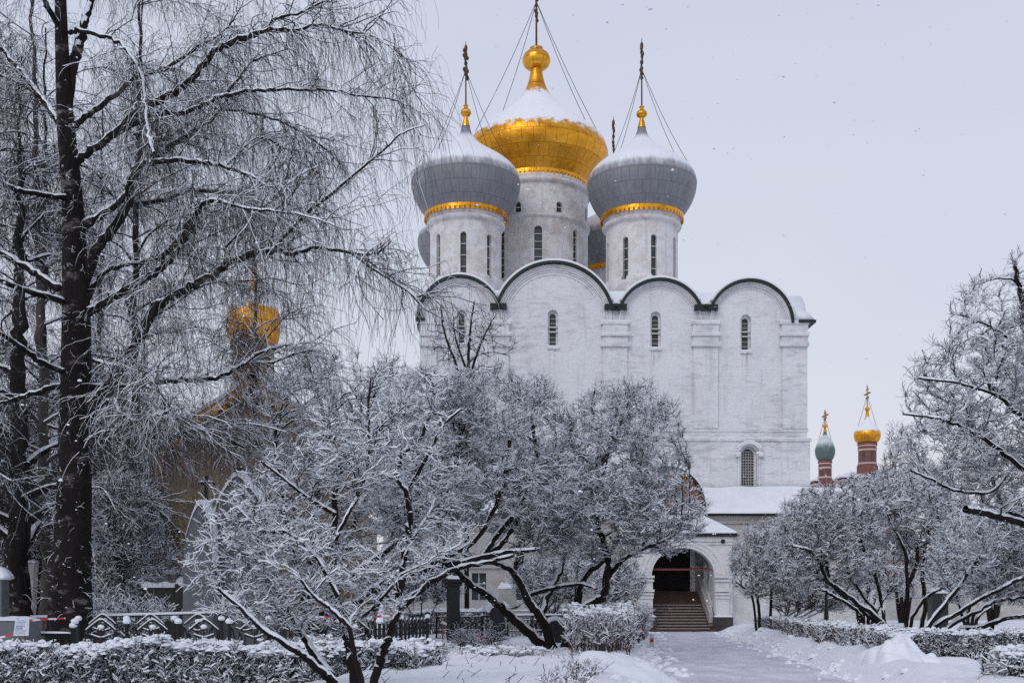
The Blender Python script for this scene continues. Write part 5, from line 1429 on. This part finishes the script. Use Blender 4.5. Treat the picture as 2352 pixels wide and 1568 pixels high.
make_tree('birch_tree', 'huge old weeping birch with a thick dark trunk filling the left of the view', 'tree', tuple(P(160, gy, D1)), big, twigs=(
    dict(n=900, K=8, Ln=(.6, 2.0), ang=.75, bias=(0, 0, .12), curv=(0, 0, -.07), jit=.20, r0=.013, r1=.005, snow=.012, keep=.8, where=lambda c: (c[:, 2] > 3.8) & (np.hypot(c[:, 0] - P(165, 0, D1).x, c[:, 1] - D1) > 1.0)),
    dict(n=4400, K=6, Ln=(.3, .9), ang=.85, bias=(0, 0, -.12), curv=(0, 0, -.12), jit=.26, r0=.0058, r1=.003, keep=.35, snow=.006, where=lambda c: np.hypot(c[:, 0] - P(165, 0, D1).x, c[:, 1] - D1) > 1.1),
    dict(n=11500, K=7, Ln=(.5, 1.6), ang=.7, bias=(0, 0, -.7), curv=(0, 0, -.55), jit=.15, r0=.0038, r1=.0022, leaf=False, keep=.45, snow=.006),
    dict(n=9000, K=4, Ln=(.06, .24), ang=.75, bias=(0, 0, -.2), curv=(0, 0, -.15), jit=.25, r0=.0034, r1=.002, leaf=True, keep=.35, snow=.005)),
    bark='birch_bark', twig='twig', extra=trunk_sprouts, snow_h=.022, twig_snow=.010, sides=12, skip=.06)

def weeping(label, px, d, lean, hpx, r, seed, nl=26, side=(0, 1), bark='birch_bark', top_px=None, tw=1.0, name='birch_tree', low=.18):
    global rng
    keep_, rng = rng, np.random.default_rng(seed)
    g = H + F * EYE / d
    tr = limb([(px + lean * f, g + 4 - (g - hpx) * f, r * (1 - .85 * f) * (1.25 if f == 0 else 1)) for f in np.linspace(0, 1, 9)], d, rng.uniform(-1, 1), 50, .05)
    ls = [tr]
    for i in range(nl):
        f = rng.uniform(low, .97); a = rng.uniform(0, 2 * PI)
        q = tr[0][0][int(f * 49)]
        ln = (1 - f * .62) * (g - hpx) / F * d * rng.uniform(.22, .42)
        u = np.linspace(0, 1, 7)
        up = rng.uniform(.35, .9)
        pts = np.stack([q[0] + np.cos(a) * ln * u, q[1] + np.sin(a) * ln * u, q[2] + ln * (up * u - .55 * u ** 2)], 1) + rng.normal(0, .05 * ln, (7, 3)) * u[:, None]
        c = spline(pts, 22); rr = np.linspace(max(.012, r / F * d * (1 - .85 * f) * .42), .008, 22)
        ls.append((c[None], rr[None]))
    b = tuple(P(px, g, d))
    make_tree(name, label, 'tree', b, ls, twigs=(
        dict(n=int(300 * tw), K=7, Ln=(.7, 2.0), ang=.8, bias=(0, 0, .05), curv=(0, 0, -.12), jit=.2, r0=.014, r1=.006, where=lambda c: np.hypot(c[:, 0] - b[0], c[:, 1] - b[1]) > .8),
        dict(n=int(1700 * tw), K=6, Ln=(.35, 1.0), ang=.8, bias=(0, 0, -.1), curv=(0, 0, -.14), jit=.26, r0=.008, r1=.004, snow=.006, keep=.3),
        dict(n=int(4600 * tw), K=6, Ln=(.4, 1.2), ang=.7, bias=(0, 0, -.45), curv=(0, 0, -.4), jit=.18, r0=.0062, r1=.0035, leaf=True, snow=.004, keep=.12)),
        bark=bark, snow_h=.028, twig_snow=.008, sides=10, skip=.1)
    rng = keep_
weeping('dark-trunked birch at the left edge, half cut off, beside the huge birch', 40, 33, 8, 330, 31, 11, 26)
weeping('pale leaning birch whose trunk shows just left of the huge birch', 112, 37, -40, -120, 15, 12, 26, bark='pale_bark')
weeping('tall birch rising behind the huge birch toward the chapel dome', 300, 43, 25, -160, 13, 13, 30, bark='birch_bark')
weeping('slender birch behind the gap between chapel dome and cathedral', 600, 47, -20, 330, 8, 14, 22, bark='pale_bark', tw=.8, low=.4)
weeping('birch outside the left edge whose hanging twigs reach into the view', -170, 36, 20, -300, 20, 15, 30)
weeping('birch far back with a thin trunk between the huge birch and its dark-trunked neighbour', 95, 44, 10, 60, 11, 18, 30, tw=.8)
weeping('birch beyond the left edge behind the gravestone, only its crown in view', -60, 48, 15, 80, 13, 20, 30, tw=.8)
weeping('birch deep behind the dark-trunked birch at the far left', 20, 50, 30, 120, 12, 16, 26, tw=.9)
weeping('birch deep behind the trunk of the huge birch, left of the chapel', 225, 58, 10, 230, 10, 17, 28, tw=1.0)

# ---- frosted thicket trees
def crown(label, base, d, limbs, ells, n=(50, 330, 1500), tw=(5000, 6000), name='lilac_tree', twig='twig', snow_h=.030, ts=.014, clump=2200, cr=.022, r=(.045, .018, .009), seed=1, up=.25, tl=(.10, .34), keep=.95, skip=.45, cat='tree', bark='bark', t_r=.0048):
    global rng
    k_, rng = rng, np.random.default_rng(seed)
    ls = [limb(l, d + rng.uniform(-.6, .6), dd) for l, dd in limbs]
    lo = None
    make_tree(name, label, cat, tuple(P(base[0], H + F * EYE / d, d)), ls, ells, stages=((n[0], r[0], r[1], 1.6), (n[1], r[1], r[2], 1.2), (n[2], r[2], r[2] * .6, .8)), twigs=(
        dict(n=tw[0], K=4, Ln=tl, ang=.75, bias=(0, 0, up), curv=(0, 0, up * .35), jit=.30, r0=t_r, r1=t_r * .6),
        dict(n=tw[1], K=4, Ln=(tl[0] * .5, tl[1] * .6), ang=.8, bias=(0, 0, up * .8), curv=(0, 0, up * .2), jit=.34, r0=t_r * .8, r1=t_r * .5, leaf=True)),
        bark=bark, twig=twig, snow_h=snow_h, twig_snow=ts, keep=keep, clump=clump, clump_r=cr, skip=skip)
    rng = k_
def gyd(d): return H + F * EYE / d
# tree between the front shrub and the porch (trunks fan out of the snow)
dFt = 37
crown('frosted tree with three dark trunks fanning up just left of the porch', (1285, 0), dFt, [
    (thin([(1262, gyd(dFt) + 4), (1251, 1487), (1197, 1437), (1155, 1398), (1119, 1366), (1076, 1338), (1040, 1300), (1000, 1262)], 13, 5), -2),
    (thin([(1276, gyd(dFt) + 4), (1272, 1491), (1244, 1420), (1212, 1377), (1190, 1331), (1169, 1306), (1120, 1286), (1060, 1270)], 13, 4), -1),
    (thin([(1300, gyd(dFt) + 4), (1300, 1490), (1312, 1440), (1335, 1408), (1372, 1378), (1386, 1365), (1396, 1295), (1385, 1240), (1368, 1190), (1375, 1120)], 15, 5), .5),
    (thin([(1310, gyd(dFt) + 4), (1308, 1490), (1322, 1430), (1326, 1380), (1345, 1320), (1400, 1270), (1440, 1180), (1455, 1090)], 14, 4), 1.5),
    (thin([(1393, 1330), (1428, 1288), (1482, 1258), (1540, 1235)], 7, 3), -1),
    (thin([(1240, 1420), (1262, 1360), (1290, 1300), (1300, 1200), (1320, 1100)], 8, 4), 2),
    (thin([(1205, 1370), (1250, 1355), (1330, 1340), (1370, 1352)], 6, 3), -1.5)],
    [(1420, 1040, 165, 170, dFt, 2.3), (1390, 1170, 235, 125, dFt, 2.6), (1520, 1180, 105, 105, dFt, 1.6), (1260, 1180, 140, 120, dFt - 1, 1.8), (1480, 940, 90, 70, dFt, 1.2), (1395, 930, 60, 60, dFt, 1.)],
    (70, 560, 3200), (20000, 30000), seed=21)
# leaning multi-stemmed tree behind the iron fence, its crown left of that
dE = 34
crown('wide frosted tree with long snow-lined stems leaning right out of the grave plot', (770, 0), dE, [
    (thin([(742, gyd(dE) + 4), (781, 1405), (824, 1387), (852, 1359), (906, 1323), (984, 1302), (1055, 1291), (1108, 1281), (1144, 1256), (1172, 1217), (1190, 1188), (1240, 1160), (1290, 1132)], 13, 5), 1.5),
    (thin([(735, gyd(dE) + 4), (770, 1360), (795, 1331), (852, 1288), (916, 1242), (990, 1180), (1040, 1090), (1060, 1000)], 11, 4), 2.5),
    (thin([(830, gyd(dE) + 4), (863, 1391), (906, 1348), (934, 1320), (1000, 1290), (1090, 1240), (1150, 1130), (1170, 1010)], 11, 4), -.5),
    (thin([(890, gyd(dE) + 4), (905, 1420), (960, 1360), (1040, 1310), (1110, 1292), (1180, 1275)], 9, 4), -2),
    (thin([(1108, 1281), (1140, 1230), (1200, 1150), (1230, 1060), (1220, 960)], 8, 4), 1),
    (thin([(1060, 1292), (1150, 1270), (1230, 1262)], 8, 4), -1)],
    [(1130, 1010, 190, 170, dE + 2, 2.6), (1020, 940, 130, 110, dE + 2, 2.2), (1180, 1120, 170, 110, dE + 1, 2.2), (980, 1120, 160, 150, dE + 1, 2.4), (1230, 930, 70, 80, dE + 2, 1.4)],
    (70, 560, 3200), (20000, 30000), seed=22)
dG = 43
crown('frosted tree with a rounded crown in front of the right part of the chapel', (720, 0), dG, [
    (thin([(715, gyd(dG) + 4), (712, 1350), (720, 1220), (735, 1080), (745, 960)], 11, 4), 0),
    (thin([(720, gyd(dG) + 4), (745, 1380), (790, 1260), (850, 1120), (880, 1000)], 10, 4), 1.5),
    (thin([(705, gyd(dG) + 4), (690, 1340), (660, 1220), (640, 1090), (630, 980)], 9, 4), -1)],
    [(760, 960, 200, 165, dG, 2.8), (660, 1080, 130, 150, dG, 2.2), (860, 1030, 150, 170, dG, 2.4), (900, 900, 80, 90, dG, 1.6), (870, 1200, 120, 110, dG, 1.8), (940, 1120, 90, 120, dG, 1.6)],
    (60, 500, 2600), (15000, 20000), seed=23, r=(.05, .02, .009), t_r=.0055)
# bare sapling against the wall
dS = 60
crown('small bare sapling, hardly any snow, against the left cathedral window', (1075, 0), dS, [
    (thin([(1072, gyd(dS)), (1073, 1100), (1076, 850), (1079, 770), (1090, 690)], 6, 1.5), 0),
    (thin([(1075, 880), (1100, 800), (1125, 745), (1140, 720)], 3.5, 1.2), .6), (thin([(1070, 900), (1045, 830), (1020, 760), (1012, 700)], 4, 1.2), -.4), (thin([(1076, 860), (1050, 790), (1042, 740)], 3, 1.2), .5)],
    [(1080, 780, 75, 80, dS, 1.4), (1025, 780, 50, 75, dS, 1.), (1140, 790, 50, 55, dS, 1.)],
    (26, 90, 200), (260, 200), name='sapling', snow_h=.004, ts=.003, clump=0, seed=24, r=(.03, .02, .013), keep=.3, tl=(.3, .8), up=.35, t_r=.011)

# ---- the shrub in the foreground
dR_ = 15
crown('near snow-laden shrub tree with crooked dark stems crossing the lower centre', (800, 0), dR_, [
    (thin([(800, gyd(dR_) + 4), (765, 1568), (740, 1544), (697, 1508), (665, 1484), (605, 1448), (551, 1395), (500, 1350)], 12, 3.5), -.8),
    (thin([(790, gyd(dR_) + 4), (765, 1568), (729, 1515), (697, 1462), (660, 1400), (620, 1330), (560, 1290)], 13, 3.5), .4),
    (thin([(826, gyd(dR_) + 4), (814, 1568), (800, 1490), (786, 1437), (775, 1366), (768, 1260), (772, 1117), (779, 1064), (757, 1000), (745, 960)], 12, 3), 0),
    (thin([(850, gyd(dR_) + 4), (859, 1568), (877, 1508), (891, 1466), (905, 1420), (923, 1331), (934, 1231), (941, 1178), (930, 1128), (913, 1092), (923, 1042), (955, 1021), (985, 960), (1000, 900)], 11, 2.6), .3),
    (thin([(938, 1128), (966, 1075), (995, 1021), (1020, 975), (1060, 940)], 5, 2.2), -.5),
    (thin([(836, gyd(dR_) + 4), (830, 1568), (812, 1500), (800, 1440), (756, 1395), (722, 1370), (690, 1330)], 8, 3), -.4),
    (thin([(923, 1300), (945, 1240), (985, 1180), (1010, 1110)], 5, 2.2), .5),
    (thin([(770, 1180), (735, 1160), (690, 1130), (640, 1090), (600, 1060)], 5, 2.2), -.6),
    (thin([(775, 1366), (740, 1300), (700, 1250), (655, 1220), (600, 1215), (540, 1160)], 6, 2.4), .5),
    (thin([(770, 1240), (800, 1180), (830, 1120), (850, 1030), (845, 950), (852, 870)], 5, 2.), .6),
    (thin([(786, 1437), (840, 1410), (880, 1370), (915, 1330)], 5, 2.4), -.6)],
    [(760, 1240, 250, 240, dR_, 1.0), (900, 1080, 170, 170, dR_, .9), (620, 1310, 200, 150, dR_, .9), (960, 940, 110, 110, dR_, .6), (1000, 1190, 100, 120, dR_, .7), (740, 1060, 130, 130, dR_, .7), (890, 880, 60, 70, dR_, .4), (560, 1190, 110, 100, dR_, .6)],
    (120, 640, 2200), (6000, 7500), name='shrub_tree', snow_h=.020, ts=.008, clump=1500, cr=.011, r=(.014, .007, .004), seed=25, tl=(.06, .22), up=.30, t_r=.0026, keep=.8, cat='shrub', skip=.3)

# ---- lilacs on the right
d1 = 52
crown('smallest rounded lilac directly right of the porch', (1745, 0), d1, [
    (thin([(1745, gyd(d1) + 3), (1742, 1390), (1735, 1340), (1745, 1280), (1760, 1230)], 3.7, 2.5), 0),
    (thin([(1740, gyd(d1) + 3), (1728, 1370), (1712, 1352), (1690, 1335)], 3.0, 2), -.5), (thin([(1770, gyd(d1) + 3), (1772, 1350), (1782, 1268), (1800, 1220)], 3.7, 2.5), .8)],
    [(1765, 1275, 92, 82, d1, 2.), (1735, 1320, 60, 55, d1, 1.6), (1815, 1320, 60, 60, d1, 1.6)], (40, 300, 1400), (8000, 10000), seed=31, r=(.04, .02, .012), t_r=.006, snow_h=.030, ts=.014, clump=400, keep=.75, cat='lilac')
d2 = 44
crown('lilac with long snow-lined stems leaning left over the path hedge', (2040, 0), d2, [
    (thin([(2062, gyd(d2) + 3), (2046, 1447), (1981, 1394), (1921, 1349), (1900, 1331), (1880, 1287), (1859, 1263), (1820, 1254)], 6.7, 3), -1),
    (thin([(2050, gyd(d2) + 3), (2031, 1444), (1951, 1382), (1909, 1340), (1859, 1305)], 5.5, 3), .5),
    (thin([(1992, gyd(d2) + 3), (1983, 1435), (1966, 1400), (1900, 1361), (1880, 1349)], 4.8, 3), -2),
    (thin([(2036, gyd(d2) + 3), (2031, 1411), (2022, 1370), (2004, 1299), (1972, 1233), (1960, 1180)], 4.8, 3), 1),
    (thin([(2020, gyd(d2) + 3), (2016, 1414), (1983, 1370), (1954, 1328), (1936, 1321), (1915, 1331)], 3.7, 2.5), -1),
    (thin([(1905, 1335), (1900, 1290), (1905, 1240), (1915, 1180)], 3.0, 2.5), 0)],
    [(1870, 1215, 90, 90, d2, 2.), (1940, 1180, 100, 90, d2, 2.), (1930, 1270, 120, 80, d2, 2.2), (1850, 1160, 50, 40, d2, 1.2), (1830, 1290, 60, 70, d2, 1.6)],
    (60, 420, 2000), (11000, 14000), seed=32, r=(.04, .02, .011), t_r=.0056, snow_h=.030, ts=.014, clump=500, keep=.75, cat='lilac')
d3 = 45
crown('tall lilac with upright dark stems in the middle of the right-hand thicket', (2095, 0), d3, [
    (thin([(2082, gyd(d3) + 3), (2082, 1444), (2085, 1355), (2105, 1293), (2110, 1240)], 5.5, 4), 0), (thin([(2085, 1360), (2079, 1269), (2049, 1206), (2037, 1177)], 4.3, 3), 1),
    (thin([(2117, gyd(d3) + 3), (2117, 1444), (2126, 1385), (2117, 1310), (2129, 1236), (2140, 1170)], 5.5, 4), 1),
    (thin([(2090, gyd(d3) + 3), (2094, 1426), (2129, 1370), (2188, 1340), (2233, 1322)], 4.3, 3), -1)],
    [(2070, 1180, 120, 90, d3 + 1, 2.4), (2150, 1220, 110, 110, d3 + 1, 2.4), (2020, 1130, 80, 45, d3 + 2, 1.8), (2100, 1110, 110, 60, d3 + 2, 1.8)],
    (60, 420, 2000), (11000, 14000), seed=33, r=(.04, .02, .011), t_r=.0056, snow_h=.030, ts=.014, clump=500, keep=.75, cat='lilac')
d4 = 39
crown('sprawling lilac whose thick limbs spread low to the right edge', (2160, 0), d4, [
    (thin([(2126, gyd(d4) + 3), (2129, 1447), (2165, 1394), (2218, 1325), (2260, 1260)], 7.3, 4), 0), (thin([(2130, gyd(d4) + 3), (2138, 1444), (2203, 1405), (2248, 1376), (2334, 1334), (2400, 1300)], 6.1, 4), -1),
    (thin([(2190, gyd(d4) + 3), (2203, 1447), (2248, 1441), (2307, 1420), (2355, 1413), (2430, 1400)], 6.1, 5), -1.5), (thin([(2172, gyd(d4) + 3), (2177, 1444), (2248, 1400), (2287, 1379), (2352, 1370), (2420, 1350)], 5.5, 4), 1),
    (thin([(2270, gyd(d4) + 3), (2285, 1380), (2300, 1300), (2330, 1220)], 4.8, 4), 2)],
    [(2270, 1250, 120, 90, d4 + 1, 2.4), (2350, 1230, 110, 110, d4 + 1, 2.4), (2330, 1330, 130, 60, d4 + 1, 2.2), (2200, 1300, 80, 60, d4, 1.8)],
    (60, 420, 2000), (11000, 14000), seed=34, r=(.04, .02, .011), t_r=.0052, snow_h=.030, ts=.014, clump=500, keep=.75, cat='lilac')
# ---- tree at the right edge
d5 = 30
crown('frosted tree at the right edge with its trunk just out of the frame', (2440, 0), d5, [
    (thin([(2440, gyd(d5) + 3), (2425, 1400), (2410, 1250), (2395, 1100), (2380, 940), (2368, 800), (2350, 700), (2330, 610)], 20.3, 4), 0),
    (thin([(2395, 1110), (2352, 1080), (2294, 1031), (2241, 996), (2191, 974), (2142, 960), (2073, 950)], 6.2, 2.5), -1),
    (thin([(2376, 900), (2352, 833), (2321, 783), (2286, 757), (2241, 734), (2200, 722)], 6.2, 2.5), .8),
    (thin([(2400, 1200), (2330, 1180), (2298, 1145), (2275, 1084), (2248, 1027), (2225, 960)], 6.2, 3), 1.4),
    (thin([(2390, 1090), (2340, 1060), (2286, 1122), (2210, 1130), (2134, 1099), (2092, 1080)], 4.5, 2.5), -1.6),
    (thin([(2430, 1240), (2352, 1203), (2300, 1188), (2248, 1174), (2218, 1170)], 8.4, 8), -2),
    (thin([(2385, 1000), (2330, 940), (2280, 905), (2200, 880), (2110, 868)], 5.0, 2.5), -.8),
    (thin([(2372, 830), (2400, 740), (2420, 650)], 4.5, 3), .5)],
    [(2330, 720, 150, 120, d5, 1.8), (2260, 880, 180, 130, d5, 2.), (2230, 1010, 190, 90, d5, 2.), (2380, 900, 160, 220, d5, 2.4), (2210, 1090, 140, 45, d5, 1.4), (2300, 620, 60, 40, d5, .8), (2330, 1100, 110, 80, d5, 1.6)],
    (80, 520, 2300), (11000, 13000), seed=35, r=(.035, .016, .009), t_r=.0045, snow_h=.030, ts=.013, clump=900, cr=.026, keep=.9)
# ---- far trees and thickets
def bush(label, px, d, ells, seed, n=(30, 160, 600), tw=(1600, 1800), name='lilac_tree', twig='twig', ts=.014, t_r=.011, cat='shrub', trunk=True, keep=.7, stems=4):
    top_ = min(e[1] for e in ells); xs_ = [e[0] for e in ells]
    g = gyd(d)
    ls = [(thin([(px + q * 4, g + 3), (px + q * 14, g - (g - top_) * .3), (min(xs_) + (max(xs_) - min(xs_) + 1) * (i + .5) / stems, g - (g - top_) * .6)], 5 if trunk else 2.2, 1.8 if trunk else 1.2), 0) for i, q in enumerate(np.linspace(-1.5, 1.5, stems))]
    crown(label, (px, 0), d, ls, ells, n, tw, name, twig, .05, ts, 0, .04, (.04, .02, .012), seed, .25, (.25, .6), keep, .3, cat, t_r=t_r)
bush('distant dark leafless tree in front of the red church', 1985, 95, [(1985, 1130, 60, 50, 95, 2.5), (1940, 1140, 40, 40, 95, 2.)], 41, t_r=.018, cat='tree', name='far_tree', keep=.5)
bush('distant brown birch left of the right-edge tree', 2075, 100, [(2075, 1050, 50, 80, 100, 3.), (2050, 1100, 50, 50, 100, 2.5)], 42, t_r=.018, twig='twig_red', cat='tree', name='far_tree', keep=.5)
bush('distant brown tree behind the trunk of the right-edge tree', 2280, 90, [(2270, 1070, 110, 90, 90, 4.), (2180, 1110, 70, 60, 90, 3.)], 43, t_r=.018, twig='twig_red', cat='tree', name='far_tree', keep=.5)
bush('grey thicket behind the right-hand lilacs', 2230, 66, [(2180, 1330, 140, 70, 66, 3.), (2330, 1320, 120, 80, 66, 3.)], 44, (40, 240, 900), (2600, 2600))
bush('grey thicket behind the leaning lilac stems', 1990, 62, [(1960, 1330, 90, 80, 62, 2.5), (2050, 1300, 70, 80, 62, 2.5)], 45, (40, 240, 800), (2200, 2200))
bush('tangle of thin saplings right of the huge birch trunk', 280, 34, [(285, 1215, 75, 130, 34, 1.8), (250, 1330, 60, 60, 34, 1.5)], 46, (40, 240, 900), (2800, 3000), 'sapling_thicket', t_r=.0065, ts=.018, trunk=False)
bush('second tangle of saplings left of the chapel window', 330, 44, [(300, 1150, 70, 130, 44, 2.2), (350, 1290, 70, 70, 44, 2.)], 47, (40, 240, 900), (2600, 2600), 'sapling_thicket', t_r=.008, ts=.018, trunk=False)
bush('dark thicket between the two left birch trunks', 75, 46, [(75, 1180, 90, 150, 46, 2.5), (20, 1040, 90, 160, 46, 2.5)], 48, (40, 260, 1100), (3400, 3400), 'sapling_thicket', t_r=.010, ts=.006, keep=.3)
bush('dark thicket at the far left edge behind the gravestone', -40, 42, [(-20, 1200, 100, 170, 42, 2.5), (60, 1300, 70, 60, 42, 2.)], 49, (40, 260, 1100), (3400, 3400), 'sapling_thicket', t_r=.010, ts=.006, keep=.3)
bush('thicket between the huge birch trunk and the churchyard wall', 235, 50, [(240, 1080, 100, 200, 50, 2.5), (200, 880, 110, 160, 50, 3)], 50, (50, 300, 1200), (3600, 3600), 'sapling_thicket', t_r=.006, ts=.014, keep=.6)
bush('low snowy undergrowth behind the pipe rail', 300, 32.5, [(300, 1412, 90, 22, 32.5, 1.), (230, 1405, 60, 24, 32.5, .8)], 51, (30, 120, 400), (1500, 1500), 'undergrowth', t_r=.006, ts=.03, trunk=False)
bush('frosted shrub left of the entrance porch, behind the fan of trunks', 1450, 56, [(1440, 1330, 45, 55, 56, 1.5), (1400, 1360, 50, 50, 56, 1.5)], 52, (30, 160, 500), (1500, 1500), 'shrub', t_r=.010, trunk=False)
bush('frosted low bush hiding the basement windows left of the black pillar', 960, 48, [(950, 1325, 90, 62, 48, 1.5), (880, 1345, 60, 50, 48, 1.3), (1020, 1350, 40, 40, 48, 1.)], 54, (40, 220, 800), (2600, 3000), 'shrub', t_r=.007, trunk=False)
bush('frosted low bush behind the leaning trunks between pillar and path hedge', 1240, 53, [(1240, 1335, 75, 55, 53, 1.5), (1320, 1330, 60, 55, 53, 1.4)], 55, (40, 220, 800), (2600, 3000), 'shrub', t_r=.008, trunk=False)
bush('brownish bare shrub against the white yard wall behind the small lilac', 1815, 57, [(1820, 1360, 75, 50, 57, 1.4), (1900, 1365, 60, 45, 57, 1.4)], 56, (40, 200, 700), (2200, 2400), 'shrub', 'twig_red', t_r=.009, trunk=False, ts=.008, keep=.4)
bush('small rounded twiggy bush beside the black pillar', 1130, 39, [(1120, 1462, 32, 18, 39, .5), (1080, 1468, 34, 16, 39, .5)], 53, (20, 60, 160), (500, 500), 'shrub', t_r=.007, trunk=False)

# ---- falling snow
a = Arr(); n = 1600
dd = rng.uniform(7, 50, n) ; fx = rng.uniform(-60, 2412, n); fy = rng.uniform(-40, 1400, n)
pos = np.stack([(fx - CX) / F * dd, dd, EYE + (H - fy) / F * dd], 1)
pos = pos[pos[:, 2] > .3]
a.clumps(pos, rng.uniform(.25, 1.0, len(pos)) ** 2 * .011 + .003, 0, .9)
tag(a.build('falling_snow', [M['twig_snow']]), None, None, None, 'stuff')

# ================================================================== light, sky, camera
w = bpy.data.worlds.new('World'); scene.world = w; w.use_nodes = True
t = w.node_tree; bg = t.nodes['Background']
SUN_EL, SUN_AZ = R(38), R(-150)                      # veiled sun, behind the camera to the left
sky = N(t, 'ShaderNodeTexSky', sky_type='NISHITA'); sky.sun_disc = False
sky.sun_elevation = SUN_EL; sky.sun_rotation = SUN_AZ; sky.dust_density = 3; sky.air_density = 1.5
tc = N(t, 'ShaderNodeTexCoord'); sp = N(t, 'ShaderNodeSeparateXYZ'); L(t, tc.outputs['Generated'], sp.inputs[0])
mp = N(t, 'ShaderNodeMapping'); mp.inputs['Scale'].default_value = (1, 1, 2.6); L(t, tc.outputs['Generated'], mp.inputs[0])
cl = nz(t, mp.outputs[0], 1.7, 4, .5, .4)
zz = ma(t, 'ADD', sp.outputs[2], ma(t, 'MULTIPLY', ma(t, 'SUBTRACT', cl, .5), .5))
over = ramp(t, zz, [(.0, (8.9, 8.75, 9.5)), (.20, (8.6, 8.75, 9.9)), (.42, (7.7, 8.15, 9.6)), (.75, (6.6, 7.1, 8.8))])
L(t, mx(t, .88, sky.outputs[0], over), bg.inputs['Color'])
bg.inputs['Strength'].default_value = .075
sl = bpy.data.lights.new('sun', 'SUN'); sl.energy = .7; sl.angle = R(35); sl.color = (1, .98, .955)
so = bpy.data.objects.new('sun', sl); COL.objects.link(so)
sd = Vector((math.sin(SUN_AZ) * math.cos(SUN_EL), math.cos(SUN_AZ) * math.cos(SUN_EL), math.sin(SUN_EL)))
so.rotation_euler = sd.to_track_quat('Z', 'Y').to_euler()
cam = bpy.data.cameras.new('camera'); co = bpy.data.objects.new('camera', cam); COL.objects.link(co)
co.location = (0, 0, EYE); co.rotation_euler = (R(90), 0, 0)
cam.sensor_width = 36; cam.lens = 36 * F / 2352; cam.shift_y = (H - 784) / 2352; cam.clip_end = 3000; cam.clip_start = .1
scene.camera = co
scene.view_settings.view_transform = 'Standard'; scene.view_settings.look = 'None'
scene.view_settings.exposure = 0.24; scene.view_settings.gamma = 1
scene.cycles.max_bounces = 6; scene.cycles.diffuse_bounces = 3; scene.cycles.glossy_bounces = 3
scene.cycles.use_denoising = False
